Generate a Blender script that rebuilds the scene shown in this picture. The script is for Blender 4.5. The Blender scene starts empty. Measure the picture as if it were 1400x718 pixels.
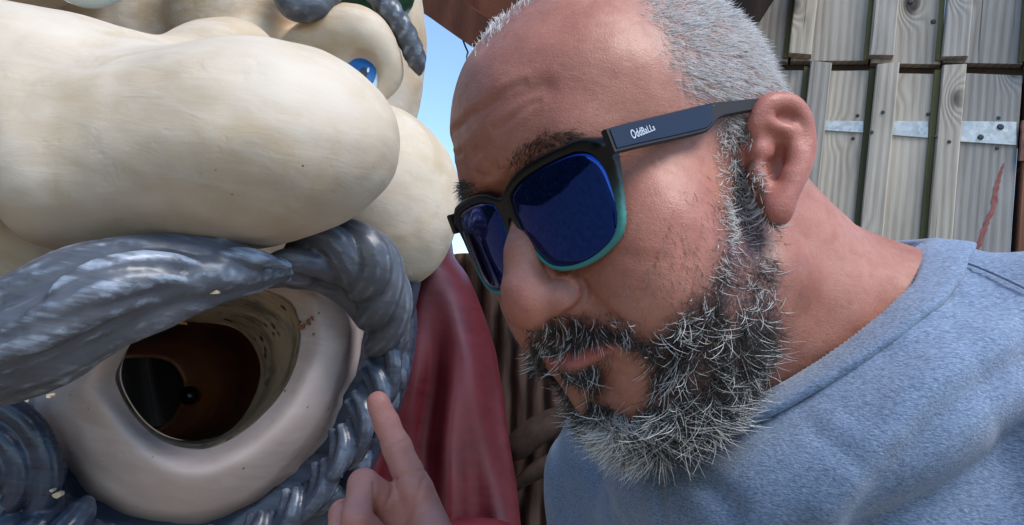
import bpy, bmesh, math, random, os
import numpy as np
from mathutils import Matrix, Vector, noise as mnoise

C = bpy.context.scene.collection
rng = np.random.default_rng(7)
random.seed(7)
PI = math.pi

# ------------------------------------------------------------------ camera
FPX = 1100.0                      # focal length in photo pixels (1400 wide)
PITCH, ROLL = math.radians(8.0), math.radians(9.0)
CAM_POS = np.array([0.0, 0.0, 1.62])
_f = np.array([0, math.cos(PITCH), math.sin(PITCH)])
_r0 = np.array([1.0, 0, 0]); _u0 = np.cross(_r0, _f)
_r = _r0 * math.cos(ROLL) + _u0 * math.sin(ROLL)
_u = np.cross(_r, _f)
RCAM = np.stack([_r, _f, _u], 1)  # columns: right, forward, up in the world

def to_world(p):
    """body frame (x right, y away, z up of the lens) -> world"""
    return np.asarray(p, float) @ RCAM.T + CAM_POS
def A(px, py, d):
    """photo pixel at depth d -> lens-aligned frame"""
    return np.array([(px - 700.0) / FPX * d, d, (359.0 - py) / FPX * d])
def AW(px, py, d):
    return to_world(A(px, py, d))
def ray(px, py):
    v = A(px, py, 1.0) @ RCAM.T
    return v

cam_d = bpy.data.cameras.new('camera')
cam = bpy.data.objects.new('camera', cam_d); C.objects.link(cam)
cam_d.sensor_fit = 'HORIZONTAL'; cam_d.sensor_width = 36.0
cam_d.lens = 36.0 * FPX / 1400.0
cam_d.clip_start = 0.01; cam_d.clip_end = 3000
cam.matrix_world = Matrix(((_r[0], _u[0], -_f[0], CAM_POS[0]),
                           (_r[1], _u[1], -_f[1], CAM_POS[1]),
                           (_r[2], _u[2], -_f[2], CAM_POS[2]), (0, 0, 0, 1)))
sc = bpy.context.scene
sc.camera = cam

# ------------------------------------------------------------------ light
SUN_EL, SUN_AZ = math.radians(56), math.radians(142)   # azimuth: direction towards the sun, measured from +Y clockwise
world = bpy.data.worlds.new('World'); sc.world = world; world.use_nodes = True
wn = world.node_tree.nodes; wl = world.node_tree.links
bg = wn['Background']
sky = wn.new('ShaderNodeTexSky'); sky.sky_type = 'NISHITA'; sky.sun_disc = False
sky.sun_elevation = SUN_EL; sky.sun_rotation = SUN_AZ
sky.air_density = 0.9; sky.dust_density = 0.0; sky.ozone_density = 1.0
tint = wn.new('ShaderNodeMix'); tint.data_type = 'RGBA'; tint.blend_type = 'MULTIPLY'; tint.inputs[0].default_value = 1.0; tint.inputs[7].default_value = (0.95, 1.02, 1.02, 1)
wl.new(sky.outputs[0], tint.inputs[6]); wl.new(tint.outputs[2], bg.inputs[0]); bg.inputs[1].default_value = 0.14
sd = bpy.data.lights.new('sun', 'SUN'); sd.energy = 1.9; sd.angle = math.radians(28); sd.color = (1.0, 0.96, 0.91)
sun = bpy.data.objects.new('sun', sd); C.objects.link(sun)
_sv = Vector((math.sin(SUN_AZ) * math.cos(SUN_EL), math.cos(SUN_AZ) * math.cos(SUN_EL), math.sin(SUN_EL)))
sun.rotation_euler = _sv.to_track_quat('Z', 'Y').to_euler(); sun.location = (2, -3, 6)
sc.view_settings.view_transform = 'Standard'; sc.view_settings.look = 'None'
sc.view_settings.exposure = 1.05; sc.view_settings.gamma = 1.0
sc.cycles.max_bounces = 8; sc.cycles.caustics_reflective = False; sc.cycles.caustics_refractive = False

# ------------------------------------------------------------------ node helpers
def lin(r, g, b):
    f = lambda c: ((c / 255 + 0.055) / 1.055) ** 2.4 if c / 255 > 0.04045 else c / 255 / 12.92
    return (f(r), f(g), f(b), 1.0)

class NT:
    def __init__(s, name, rough=0.5, spec=0.5):
        s.m = bpy.data.materials.new(name); s.m.use_nodes = True
        s.n = s.m.node_tree.nodes; s.l = s.m.node_tree.links
        s.b = s.n['Principled BSDF']
        s.b.inputs['Roughness'].default_value = rough
        s.b.inputs['Specular IOR Level'].default_value = spec
    def node(s, t, **kw):
        n = s.n.new(t)
        for k, v in kw.items():
            if k.startswith('i_'):
                key = k[2:]; key = int(key) if key.isdigit() else key
                if hasattr(v, 'is_output') or isinstance(v, bpy.types.NodeSocket): s.l.new(v, n.inputs[key])
                else: n.inputs[key].default_value = v
            else: setattr(n, k, v)
        return n
    def coord(s, out='Object'):
        return s.node('ShaderNodeTexCoord').outputs[out]
    def mapping(s, v, scale=(1, 1, 1), rot=(0, 0, 0), loc=(0, 0, 0)):
        n = s.node('ShaderNodeMapping'); s.l.new(v, n.inputs[0])
        n.inputs['Scale'].default_value = scale; n.inputs['Rotation'].default_value = rot; n.inputs['Location'].default_value = loc
        return n.outputs[0]
    def noise(s, v, scale, detail=4, rough=0.55, dist=0.0, out=0):
        n = s.node('ShaderNodeTexNoise'); s.l.new(v, n.inputs['Vector'])
        n.inputs['Scale'].default_value = scale; n.inputs['Detail'].default_value = detail
        n.inputs['Roughness'].default_value = rough; n.inputs['Distortion'].default_value = dist
        return n.outputs[out]
    def voro(s, v, scale, feature='F1', out='Distance', rnd=1.0):
        n = s.node('ShaderNodeTexVoronoi'); n.feature = feature; s.l.new(v, n.inputs['Vector'])
        n.inputs['Scale'].default_value = scale; n.inputs['Randomness'].default_value = rnd
        return n.outputs[out]
    def ramp(s, fac, stops, interp='LINEAR'):
        n = s.node('ShaderNodeValToRGB'); s.l.new(fac, n.inputs[0]); e = n.color_ramp.elements
        n.color_ramp.interpolation = interp
        while len(e) < len(stops): e.new(0.5)
        for el, (p, c) in zip(e, stops):
            el.position = p; el.color = c if len(c) == 4 else (*c, 1)
        return n.outputs[0]
    def rampf(s, fac, lo, hi):
        n = s.node('ShaderNodeMapRange'); s.l.new(fac, n.inputs[0])
        n.inputs[1].default_value = lo; n.inputs[2].default_value = hi; n.interpolation_type = 'SMOOTHSTEP'
        return n.outputs[0]
    def mix(s, fac, a, b, mode='MIX'):
        n = s.node('ShaderNodeMix'); n.data_type = 'RGBA'; n.blend_type = mode; n.clamp_result = False
        for i, v in ((0, fac), (6, a), (7, b)):
            if isinstance(v, bpy.types.NodeSocket): s.l.new(v, n.inputs[i])
            else: n.inputs[i].default_value = (*v, 1) if isinstance(v, tuple) and len(v) == 3 else v
        return n.outputs[2]
    def math(s, op, a, b=0.0, clamp=False):
        n = s.node('ShaderNodeMath'); n.operation = op; n.use_clamp = clamp
        for i, v in ((0, a), (1, b)):
            if isinstance(v, bpy.types.NodeSocket): s.l.new(v, n.inputs[i])
            else: n.inputs[i].default_value = v
        return n.outputs[0]
    def attr(s, name, out='Fac'):
        n = s.node('ShaderNodeAttribute'); n.attribute_name = name; return n.outputs[out]
    def color(s, v): 
        if isinstance(v, bpy.types.NodeSocket): s.l.new(v, s.b.inputs['Base Color'])
        else: s.b.inputs['Base Color'].default_value = v
    def rough(s, v): s.l.new(v, s.b.inputs['Roughness'])
    def bump(s, h, strength=0.3, dist=0.002, prev=None):
        n = s.node('ShaderNodeBump'); n.inputs['Strength'].default_value = strength; n.inputs['Distance'].default_value = dist
        s.l.new(h, n.inputs['Height'])
        if prev is not None: s.l.new(prev, n.inputs['Normal'])
        s.l.new(n.outputs[0], s.b.inputs['Normal']); return n.outputs[0]

# ------------------------------------------------------------------ object helpers
def npmesh(name, V, F, smooth=True):
    """V (n,3); F: list of index arrays (quads / tris) or lists"""
    me = bpy.data.meshes.new(name)
    V = np.asarray(V, np.float32)
    loops, starts, off = [], [], 0
    for a in (F if isinstance(F, (list, tuple)) and len(F) and isinstance(F[0], np.ndarray) and F[0].ndim == 2 else [None]):
        if a is None: break
        n, k = a.shape
        loops.append(a.ravel()); starts.append(off + np.arange(n) * k); off += n * k
    if not loops:
        me.from_pydata(V.tolist(), [], [list(map(int, f)) for f in F]); me.update()
    else:
        L = np.concatenate(loops).astype(np.int32); S = np.concatenate(starts).astype(np.int32)
        me.vertices.add(len(V)); me.vertices.foreach_set('co', V.ravel())
        me.loops.add(len(L)); me.loops.foreach_set('vertex_index', L)
        me.polygons.add(len(S)); me.polygons.foreach_set('loop_start', S)
        me.update(calc_edges=True); me.validate()
    if smooth: me.shade_smooth()
    return me

def wloc(o):
    v = Vector((0, 0, 0))
    while o is not None: v += o.location; o = o.parent
    return v

def link(name, me, mat, parent=None, loc=None, cam=True):
    """mesh in lens-aligned or world coordinates -> object whose origin is loc (or its parent's)"""
    base = np.array(wloc(parent)) if parent is not None else np.array(loc if loc is not None else (0, 0, 0), float)
    n = len(me.vertices); co = np.empty(n * 3, np.float32); me.vertices.foreach_get('co', co); co = co.reshape(-1, 3)
    w = (to_world(co) if cam else co) - base
    me.vertices.foreach_set('co', w.astype(np.float32).ravel()); me.update()
    o = bpy.data.objects.new(name, me); C.objects.link(o)
    if mat is not None:
        for m in (mat if isinstance(mat, (list, tuple)) else [mat]): me.materials.append(m)
    if parent is not None: o.parent = parent
    else: o.location = base
    return o

def thing(name, label, cat, loc, group=None):
    o = bpy.data.objects.new(name, None); C.objects.link(o); o.location = loc; o.empty_display_size = 0.05
    return tag(o, label, cat, group)
def tag(o, label, cat, group=None):
    o['label'] = label; o['category'] = cat
    if group: o['group'] = group
    return o
def fattr(me, name, vals):
    a = me.attributes.new(name, 'FLOAT', 'POINT'); a.data.foreach_set('value', np.asarray(vals, np.float32))
def coords(me):
    n = len(me.vertices); co = np.empty(n * 3, np.float32); me.vertices.foreach_get('co', co); return co.reshape(-1, 3).astype(float)

# ------------------------------------------------------------------ signed distance modelling
class Body:
    def __init__(s): s.p = []
    def add(s, kind, c, R, k, op, data): s.p.append((kind, np.asarray(c, float), R, k, op, data)); return s
    def ell(s, c, r, k=0.01, op='u', X=None):
        r = np.asarray(r, float) * np.ones(3)
        s.add('e', c, float(r.max()), k, op, (r, X)); return s
    def cap(s, a, b, ra, rb=None, k=0.01, op='u'):
        a = np.asarray(a, float); b = np.asarray(b, float); rb = ra if rb is None else rb
        s.add('c', (a + b) / 2, float(np.linalg.norm(b - a) / 2 + max(ra, rb)), k, op, (a, b, ra, rb)); return s
    def chain(s, pts, rs, k=0.008, op='u'):
        rs = [rs] * len(pts) if np.isscalar(rs) else rs
        for i in range(len(pts) - 1): s.cap(pts[i], pts[i + 1], rs[i], rs[i + 1], k, op)
        return s
    def fn(s, c, R, k, op, f): s.add('f', c, R, k, op, f); return s
    def ev(s, P, prims=None):
        d = np.full(len(P), 1.0)
        for kind, c, R, k, op, data in (s.p if prims is None else prims):
            if kind == 'e':
                r, X = data; q = P - c
                if X is not None: q = q @ X
                k0 = np.sqrt(((q / r) ** 2).sum(1)) + 1e-9; k1 = np.sqrt(((q / r ** 2) ** 2).sum(1)) + 1e-9
                e = k0 * (k0 - 1) / k1
            elif kind == 'c':
                a, b, ra, rb = data; ba = b - a
                h = np.clip(((P - a) @ ba) / (ba @ ba + 1e-12), 0, 1)
                e = np.sqrt(((P - a - h[:, None] * ba) ** 2).sum(1)) - (ra + (rb - ra) * h)
            else: e = data(P)
            if op == 'u':
                h = np.clip(.5 + .5 * (e - d) / k, 0, 1); d = e * (1 - h) + d * h - k * h * (1 - h)
            elif op == 's':
                g = -d; h = np.clip(.5 + .5 * (e - g) / k, 0, 1); d = -(e * (1 - h) + g * h - k * h * (1 - h))
        return d
    def evc(s, P, cell=0.06):
        """chunked evaluation, far primitives skipped"""
        out = np.empty(len(P)); key = np.floor(P / cell).astype(int)
        key -= key.min(0); mx = key.max(0) + 1
        kk = (key[:, 0] * mx[1] + key[:, 1]) * mx[2] + key[:, 2]
        order = np.argsort(kk, kind='stable'); ks = kk[order]
        cuts = np.flatnonzero(np.r_[True, ks[1:] != ks[:-1], True])
        for i in range(len(cuts) - 1):
            ix = order[cuts[i]:cuts[i + 1]]; Q = P[ix]; m = (Q.min(0) + Q.max(0)) / 2; rad = np.linalg.norm(Q.max(0) - m)
            pr = [p for p in s.p if np.linalg.norm(p[1] - m) - p[2] < rad + 0.03 + p[3]]
            out[ix] = s.ev(Q, pr)
        return out

def nets(body, lo, hi, h, B=8, smooth=2):
    lo = np.asarray(lo, float); hi = np.asarray(hi, float)
    nb = np.ceil((hi - lo) / (h * B)).astype(int)
    g = np.stack(np.meshgrid(*[np.arange(n) for n in nb], indexing='ij'), -1).reshape(-1, 3)
    cen = lo + (g * B + (B - 1) / 2) * h
    dc = body.evc(cen, cell=0.15)
    act = np.abs(dc) < B * h * 0.87 * 1.7 + 0.004
    D = np.repeat(np.repeat(np.repeat(np.where(dc < 0, -1., 1.).reshape(nb).astype(np.float32), B, 0), B, 1), B, 2)
    loc = np.stack(np.meshgrid(*[np.arange(B)] * 3, indexing='ij'), -1).reshape(-1, 3)
    ga = g[act]
    idx = (ga[:, None, :] * B + loc[None]).reshape(-1, 3)
    D[idx[:, 0], idx[:, 1], idx[:, 2]] = body.evc(lo + idx * h)
    n = np.array(D.shape); cn = n - 1
    def cid(c): return (c[:, 0] * cn[1] + c[:, 1]) * cn[2] + c[:, 2]
    cells, pos, quads = [], [], []
    for ax in range(3):
        sl0 = [slice(None)] * 3; sl1 = [slice(None)] * 3; sl0[ax] = slice(0, -1); sl1[ax] = slice(1, None)
        d0 = D[tuple(sl0)]; d1 = D[tuple(sl1)]
        e = np.argwhere((d0 < 0) != (d1 < 0))
        v0 = d0[e[:, 0], e[:, 1], e[:, 2]]; v1 = d1[e[:, 0], e[:, 1], e[:, 2]]
        o1, o2 = [a for a in range(3) if a != ax]
        ok = (e[:, o1] > 0) & (e[:, o2] > 0) & (e[:, o1] < n[o1] - 1) & (e[:, o2] < n[o2] - 1)
        e = e[ok]; v0 = v0[ok]; v1 = v1[ok]
        p = e.astype(float); p[:, ax] += v0 / (v0 - v1)
        ids = []
        for da, db in ((-1, -1), (0, -1), (0, 0), (-1, 0)):
            c = e.copy(); c[:, o1] += da; c[:, o2] += db
            i = cid(c); ids.append(i); cells.append(i); pos.append(p)
        q = np.stack(ids, 1)
        flip = (v0 < 0) if ax != 1 else (v0 >= 0)
        q[~flip] = q[~flip][:, ::-1]
        quads.append(q)
    cells = np.concatenate(cells); pos = np.concatenate(pos); quads = np.concatenate(quads)
    u, inv = np.unique(cells, return_inverse=True)
    cnt = np.bincount(inv)
    V = np.stack([np.bincount(inv, pos[:, i]) / cnt for i in range(3)], 1)
    Q = np.searchsorted(u, quads)
    V = lo + V * h
    for _ in range(smooth): V = relax(V, Q, 0.5)
    return V, Q

def relax(V, Q, f):
    a = Q.ravel(); b = np.roll(Q, -1, 1).ravel()
    n = len(V); cnt = np.bincount(a, minlength=n) + np.bincount(b, minlength=n)
    S = np.stack([np.bincount(a, V[b, i], n) + np.bincount(b, V[a, i], n) for i in range(3)], 1)
    return V + f * (S / np.maximum(cnt, 1)[:, None] - V)

def vnormals(V, Q):
    fn = np.cross(V[Q[:, 2]] - V[Q[:, 0]], V[Q[:, 3 if Q.shape[1] == 4 else 1]] - V[Q[:, 1 if Q.shape[1] == 4 else 0]])
    N = np.zeros_like(V)
    for j in range(Q.shape[1]):
        for i in range(3): N[:, i] += np.bincount(Q[:, j], fn[:, i], len(V))
    return N / (np.linalg.norm(N, axis=1, keepdims=True) + 1e-12)

# smooth curve through points (Catmull-Rom)
def spline(pts, n, closed=False):
    P = np.asarray(pts, float); m = len(P)
    if closed: t = np.arange(n) / n * m
    else: t = np.linspace(0, m - 1, n)
    i = np.floor(t).astype(int); 
    if not closed: i = np.minimum(i, m - 2)
    f = (t - i)[:, None]
    def g(k): return P[k % m] if closed else P[np.clip(k, 0, m - 1)]
    p0, p1, p2, p3 = g(i - 1), g(i), g(i + 1), g(i + 2)
    if not closed:
        p0 = np.where((i == 0)[:, None], 2 * p1 - p2, p0); p3 = np.where((i + 2 > m - 1)[:, None], 2 * p2 - p1, p3)
    return .5 * (2 * p1 + (p2 - p0) * f + (2 * p0 - 5 * p1 + 4 * p2 - p3) * f ** 2 + (3 * p1 - p0 - 3 * p2 + p3) * f ** 3)

def tube(path, rad, sides=10, flat=None):
    """swept tube with closed ends: returns V, list of faces"""
    P = np.asarray(path, float); n = len(P); rad = np.ones(n) * rad
    T = np.gradient(P, axis=0); T /= np.linalg.norm(T, axis=1, keepdims=True) + 1e-12
    up = np.array([0.0, -1.0, 0.2]); N = np.empty_like(P)
    x = np.cross(T[0], up); x /= np.linalg.norm(x) + 1e-12
    for i in range(n):
        x = x - T[i] * (x @ T[i]); x /= np.linalg.norm(x) + 1e-12; N[i] = x
    Bn = np.cross(T, N); a = np.arange(sides) / sides * 2 * PI
    fl = 1.0 if flat is None else flat
    V = (P[:, None] + rad[:, None, None] * (np.cos(a)[None, :, None] * N[:, None] + fl * np.sin(a)[None, :, None] * Bn[:, None])).reshape(-1, 3)
    F = []
    for i in range(n - 1):
        for j in range(sides):
            k = (j + 1) % sides
            F.append((i * sides + j, i * sides + k, (i + 1) * sides + k, (i + 1) * sides + j))
    F.append(tuple(range(sides))[::-1]); F.append(tuple((n - 1) * sides + j for j in range(sides)))
    return V, F

class Soup:
    """collects shapes into one mesh"""
    def __init__(s): s.V = []; s.F = []; s.n = 0
    def put(s, V, F):
        s.V.append(np.asarray(V, float)); s.F += [tuple(int(i) + s.n for i in f) for f in F]; s.n += len(V); return s
    def tube(s, path, rad, sides=10, n=None, flat=None):
        if n: 
            m = len(path); path = spline(path, n)
            if not np.isscalar(rad): rad = np.interp(np.linspace(0, 1, n), np.linspace(0, 1, len(rad)), rad)
        return s.put(*tube(path, rad, sides, flat))
    def ball(s, c, r, seg=16, X=None):
        r = np.ones(3) * r; V = []; F = []
        rings = seg // 2
        for i in range(1, rings):
            th = PI * i / rings
            for j in range(seg):
                V.append((math.sin(th) * math.cos(2 * PI * j / seg), math.sin(th) * math.sin(2 * PI * j / seg), math.cos(th)))
        V = [(0, 0, 1)] + V + [(0, 0, -1)]
        for j in range(seg):
            k = (j + 1) % seg
            F.append((0, 1 + j, 1 + k)); b = 1 + (rings - 2) * seg; F.append((len(V) - 1, b + k, b + j))
            for i in range(rings - 2): F.append((1 + i * seg + j, 1 + (i + 1) * seg + j, 1 + (i + 1) * seg + k, 1 + i * seg + k))
        V = np.array(V) * r
        if X is not None: V = V @ np.asarray(X).T
        return s.put(V + c, F)
    def box(s, c, h, X=None):
        V = np.array([(x, y, z) for x in (-1, 1) for y in (-1, 1) for z in (-1, 1)], float) * h
        if X is not None: V = V @ np.asarray(X).T
        return s.put(V + c, [(0, 1, 3, 2), (4, 6, 7, 5), (0, 4, 5, 1), (2, 3, 7, 6), (0, 2, 6, 4), (1, 5, 7, 3)])
    def mesh(s, name, smooth=True):
        me = bpy.data.meshes.new(name); me.from_pydata(np.concatenate(s.V).tolist(), [], s.F); me.update()
        if smooth: me.shade_smooth()
        return me

def remesh(o, voxel, smooth=4, factor=0.6):
    m = o.modifiers.new('remesh', 'REMESH'); m.mode = 'VOXEL'; m.voxel_size = voxel; m.use_smooth_shade = True
    s = o.modifiers.new('smooth', 'SMOOTH'); s.iterations = smooth; s.factor = factor
def disp(o, strength, size, name, kind='CLOUDS', depth=2):
    t = bpy.data.textures.new(name, kind); t.noise_scale = size
    if kind == 'CLOUDS': t.noise_depth = depth
    m = o.modifiers.new('relief', 'DISPLACE'); m.texture = t; m.strength = strength; m.texture_coords = 'LOCAL'; m.mid_level = 0.5

def loft(loops, n, closed=True):
    """loops: list of control-point lists -> grid of vertices (len(loops), n)"""
    return np.stack([spline(l, n, closed) for l in loops])
def grid_faces(r, n, closed=True):
    i, j = np.meshgrid(np.arange(r - 1), np.arange(n if closed else n - 1), indexing='ij')
    i = i.ravel(); j = j.ravel(); k = (j + 1) % n
    return np.stack([i * n + j, (i + 1) * n + j, (i + 1) * n + k, i * n + k], 1)

def inpoly(x, y, poly):
    poly = np.asarray(poly, float); r = np.zeros(len(x), bool); m = len(poly); j = m - 1
    for i in range(m):
        xi, yi = poly[i]; xj, yj = poly[j]
        c = ((yi > y) != (yj > y)) & (x < (xj - xi) * (y - yi) / (yj - yi + 1e-9) + xi)
        r ^= c; j = i
    return r
def polydist(x, y, poly, closed=False):
    d = np.full(len(x), 1e9); poly = np.asarray(poly, float)
    seg = [(poly[i], poly[i + 1]) for i in range(len(poly) - 1)]
    if closed: seg.append((poly[-1], poly[0]))
    for a, b in seg:
        ba = b - a; h = np.clip(((x - a[0]) * ba[0] + (y - a[1]) * ba[1]) / (ba @ ba + 1e-9), 0, 1)
        d = np.minimum(d, np.hypot(x - a[0] - h * ba[0], y - a[1] - h * ba[1]))
    return d
def soft(x, y, poly, w):
    """1 inside the polygon, falling to 0 over w pixels outside / inside edge"""
    d = polydist(x, y, poly, True); s = np.where(inpoly(x, y, poly), d, -d)
    return np.clip(.5 + s / w, 0, 1)
def projpx(P):
    return 700 + FPX * P[:, 0] / P[:, 1], 359 - FPX * P[:, 2] / P[:, 1]

# ------------------------------------------------------------------ materials of the place
def mat_wood(name, light, mid, dark, grain=70.0, knots=True, moss=0.0, bumpy=0.6):
    t = NT(name, 0.85, 0.25)
    inf = t.node('ShaderNodeObjectInfo'); co = t.coord()
    off = t.node('ShaderNodeVectorMath', operation='SCALE'); 
    cv = t.node('ShaderNodeCombineXYZ'); t.l.new(inf.outputs['Random'], cv.inputs[0]); t.l.new(inf.outputs['Random'], cv.inputs[2])
    t.l.new(cv.outputs[0], off.inputs[0]); off.inputs['Scale'].default_value = 37.0
    ad = t.node('ShaderNodeVectorMath', operation='ADD'); t.l.new(co, ad.inputs[0]); t.l.new(off.outputs[0], ad.inputs[1])
    v = ad.outputs[0]
    # knots pull the grain lines around them
    kv = t.mapping(v, (10.5, 10.5, 6.0))
    kd = t.voro(kv, 1.0, rnd=0.9)
    km = t.rampf(kd, 0.42, 0.02)
    wav = t.noise(t.mapping(v, (6, 6, 1.0)), 1.0, 2, 0.5)
    sx = t.node('ShaderNodeSeparateXYZ'); t.l.new(v, sx.inputs[0])
    g = t.math('ADD', t.math('MULTIPLY', sx.outputs[0], grain), t.math('MULTIPLY', wav, 26.0))
    if knots: g = t.math('ADD', g, t.math('MULTIPLY', t.math('POWER', km, 1.6), 26.0))
    ring = t.math('ADD', t.math('MULTIPLY', t.math('SINE', g), 0.5), 0.5)
    fine = t.noise(t.mapping(v, (420, 420, 9)), 1.0, 3, 0.6)
    big = t.noise(t.mapping(v, (10, 10, 3)), 1.0, 4, 0.6)
    col = t.ramp(ring, [(0.0, tuple(a * .72 + b * .28 for a, b in zip(mid, dark))), (0.3, mid), (1.0, light)])
    col = t.mix(t.math('MULTIPLY', t.rampf(fine, 0.35, 0.75), 0.45), col, (*[c * 0.55 for c in mid[:3]], 1))
    col = t.mix(t.rampf(big, 0.35, 0.75), col, t.mix(0.5, col, (*[c * 1.5 for c in light[:3]], 1)))
    tint = t.mix(inf.outputs['Random'], (0.74, 0.76, 0.80, 1), (1.22, 1.15, 1.05, 1))
    col = t.mix(1.0, col, tint, 'MULTIPLY')
    if knots:
        core = t.rampf(kd, 0.19, 0.09)
        col = t.mix(t.math('MULTIPLY', core, 0.85), col, (0.02, 0.014, 0.01, 1))
    crack = t.noise(t.mapping(v, (160, 160, 2.2)), 1.0, 2, 0.5)
    cm = t.rampf(crack, 0.69, 0.75)
    col = t.mix(t.math('MULTIPLY', cm, 0.7), col, (0.03, 0.025, 0.02, 1))
    if moss:
        mn = t.rampf(t.noise(v, 14, 4, 0.6), 0.55, 0.8)
        col = t.mix(t.math('MULTIPLY', mn, moss), col, (0.05, 0.055, 0.02, 1))
    t.color(col)
    h = t.math('SUBTRACT', t.math('ADD', t.math('MULTIPLY', ring, 0.4), t.math('MULTIPLY', fine, 0.6)), cm)
    t.bump(h, bumpy, 0.0015)
    return t.m

M_FENCE = mat_wood('weathered_wood', (0.40, 0.365, 0.325), (0.325, 0.293, 0.256), (0.125, 0.10, 0.08), 520)
M_MOSS = mat_wood('mossy_wood_edge', (0.13, 0.125, 0.06), (0.10, 0.095, 0.045), (0.05, 0.045, 0.025), 120, False)
M_DARKWOOD = mat_wood('dark_wood', (0.05, 0.03, 0.02), (0.03, 0.018, 0.012), (0.012, 0.008, 0.006), 90, False)
M_REDWOOD = mat_wood('red_brown_wood', (0.15, 0.055, 0.032), (0.11, 0.035, 0.02), (0.05, 0.016, 0.01), 60, False)
M_POST = mat_wood('stained_post_wood', (0.22, 0.10, 0.065), (0.16, 0.07, 0.045), (0.06, 0.028, 0.02), 80, False)

t = NT('galvanised_steel', 0.35); t.b.inputs['Metallic'].default_value = 0.55
v = t.coord(); t.color(t.ramp(t.voro(v, 160, out='Color'), [(0, (0.34, 0.36, 0.36)), (1, (0.55, 0.57, 0.57))]))
t.rough(t.math('ADD', t.math('MULTIPLY', t.noise(v, 60), 0.4), 0.35)); M_STEEL = t.m
t = NT('screw_steel', 0.5); t.b.inputs['Metallic'].default_value = 0.6; t.color((0.05, 0.05, 0.055, 1)); M_SCREW = t.m
t = NT('rusty_steel', 0.8); v = t.coord()
t.color(t.ramp(t.noise(v, 60, 5), [(0.3, (0.10, 0.035, 0.025)), (0.6, (0.20, 0.085, 0.06)), (0.8, (0.25, 0.2, 0.18))])); M_RUST = t.m
t = NT('red_drip', 0.6); v = t.coord(); t.color(t.ramp(t.noise(v, 90, 4), [(0.3, (0.16, 0.035, 0.03)), (0.7, (0.28, 0.09, 0.075))])); M_DRIP = t.m
t = NT('ground_paving', 0.9); v = t.coord()
t.color(t.ramp(t.noise(v, 6, 6, 0.6), [(0.3, (0.16, 0.12, 0.085)), (0.7, (0.30, 0.235, 0.17))])); t.bump(t.noise(v, 60, 4), 0.4, 0.004); M_GROUND = t.m

# ------------------------------------------------------------------ ground
g = Soup(); g.box((0, 0, -0.05), (400, 400, 0.05))
o = link('ground', g.mesh('ground', False), M_GROUND, cam=False); o['kind'] = 'structure'

# ------------------------------------------------------------------ gate and boarded wall behind the man
p1 = AW(1050, 91, 1.52)
r2 = ray(1395, 98); d2 = (p1[2] - CAM_POS[2]) / r2[2]
p2 = CAM_POS + r2 * d2
EX = p2 - p1; EX[2] = 0; EX /= np.linalg.norm(EX); EZ = np.array([0, 0, 1.0]); EN = np.cross(EX, EZ)   # EN faces the lens
if EN @ (CAM_POS - p1) < 0: EN = -EN
def fuv(px, py):
    r = ray(px, py); k = ((p1 - CAM_POS) @ EN) / (r @ EN); q = CAM_POS + r * k
    return (q - p1) @ EX, q[2] - p1[2]
XF = np.stack([EX, EN, EZ], 1)     # columns
def fpt(s, n, z): return p1 + EX * s + EN * n + EZ * z
def board(name, s0, s1, z0, z1, n0, n1, mat, parent, bev=0.002, seed=0):
    """one sawn board: bevelled, slightly bowed, with uneven ends"""
    r = random.Random(seed)
    nz = 7; prof = [(-1, 0, 0), (-1, 1, 0), (-1 , 1, 1), (1, 1, 1), (1, 1, 0), (1, 0, 0)]
    V = []; F = []
    hw = (s1 - s0) / 2; cs = (s0 + s1) / 2
    e0, e1 = r.uniform(-.002, .002), r.uniform(-.002, .002)
    for i in range(nz):
        f = i / (nz - 1); z = z0 + (z1 - z0) * f
        w = r.uniform(-.0008, .0008)
        tl = r.uniform(-.0007, .0007)
        for sx, fr, inn in ((-1, 0, 0), (-1, 1, 0), (-1, 2, 1), (1, 2, 1), (1, 1, 0), (1, 0, 0)):
            s = cs + sx * (hw - (bev if inn else 0)) + w
            n = n0 if fr == 0 else (n1 - bev if fr == 1 else n1)
            zz = z + (e0 * sx if i == 0 else 0) + (e1 * sx if i == nz - 1 else 0)
            V.append(fpt(s, n + tl * (1 if fr else 0), zz))
    m = 6
    for i in range(nz - 1):
        for j in range(m):
            k = (j + 1) % m; F.append((i * m + j, i * m + k, (i + 1) * m + k, (i + 1) * m + j))
    F.append(tuple(range(m))[::-1]); F.append(tuple((nz - 1) * m + j for j in range(m)))
    me = bpy.data.meshes.new(name); me.from_pydata([tuple(x) for x in V], [], F); me.update()
    bm = bmesh.new(); bm.from_mesh(me); bmesh.ops.recalc_face_normals(bm, faces=bm.faces); bm.to_mesh(me); bm.free()
    return link(name, me, mat, parent, cam=False)

gate = thing('wooden_gate', 'weathered grey boarded gate with tapered steel strap hinge behind the man', 'gate', tuple(fpt(0, 0, -1.5)))
zg = fuv(1200, 100)[1]; zu = fuv(1200, 86)[1]
S = lambda px, py=210: fuv(px, py)[0]
ed = [S(910), S(1001), S(1092), S(1183), S(1273), S(1390)]   # left edges of battens / gate end (at y 210)
sh = (fuv(1183, 210)[0] - fuv(1183, 210)[0])
bw = S(1217) - S(1186)
for i in range(5):
    a, b = ed[i], ed[i + 1]
    board('plank', a + 0.004, b - (0.003 if i < 4 else 0), -1.35, zg - 0.002 * (i % 2), -0.012, 0.006, M_FENCE, gate, seed=i)
    board('batten', a + 0.003, a + 0.003 + bw, -1.33, zg + 0.009, 0.0065, 0.024, M_FENCE, gate, seed=20 + i)
    board('mossy_strip', a - 0.0075, a + 0.0029, -1.33, zg + 0.004, 0.006, 0.0115, M_MOSS, gate, bev=0.001, seed=40 + i)
board('backing', ed[0], ed[5] - .004, -1.34, zg - 0.165, -0.045, -0.0128, M_DARKWOOD, gate)
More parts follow.
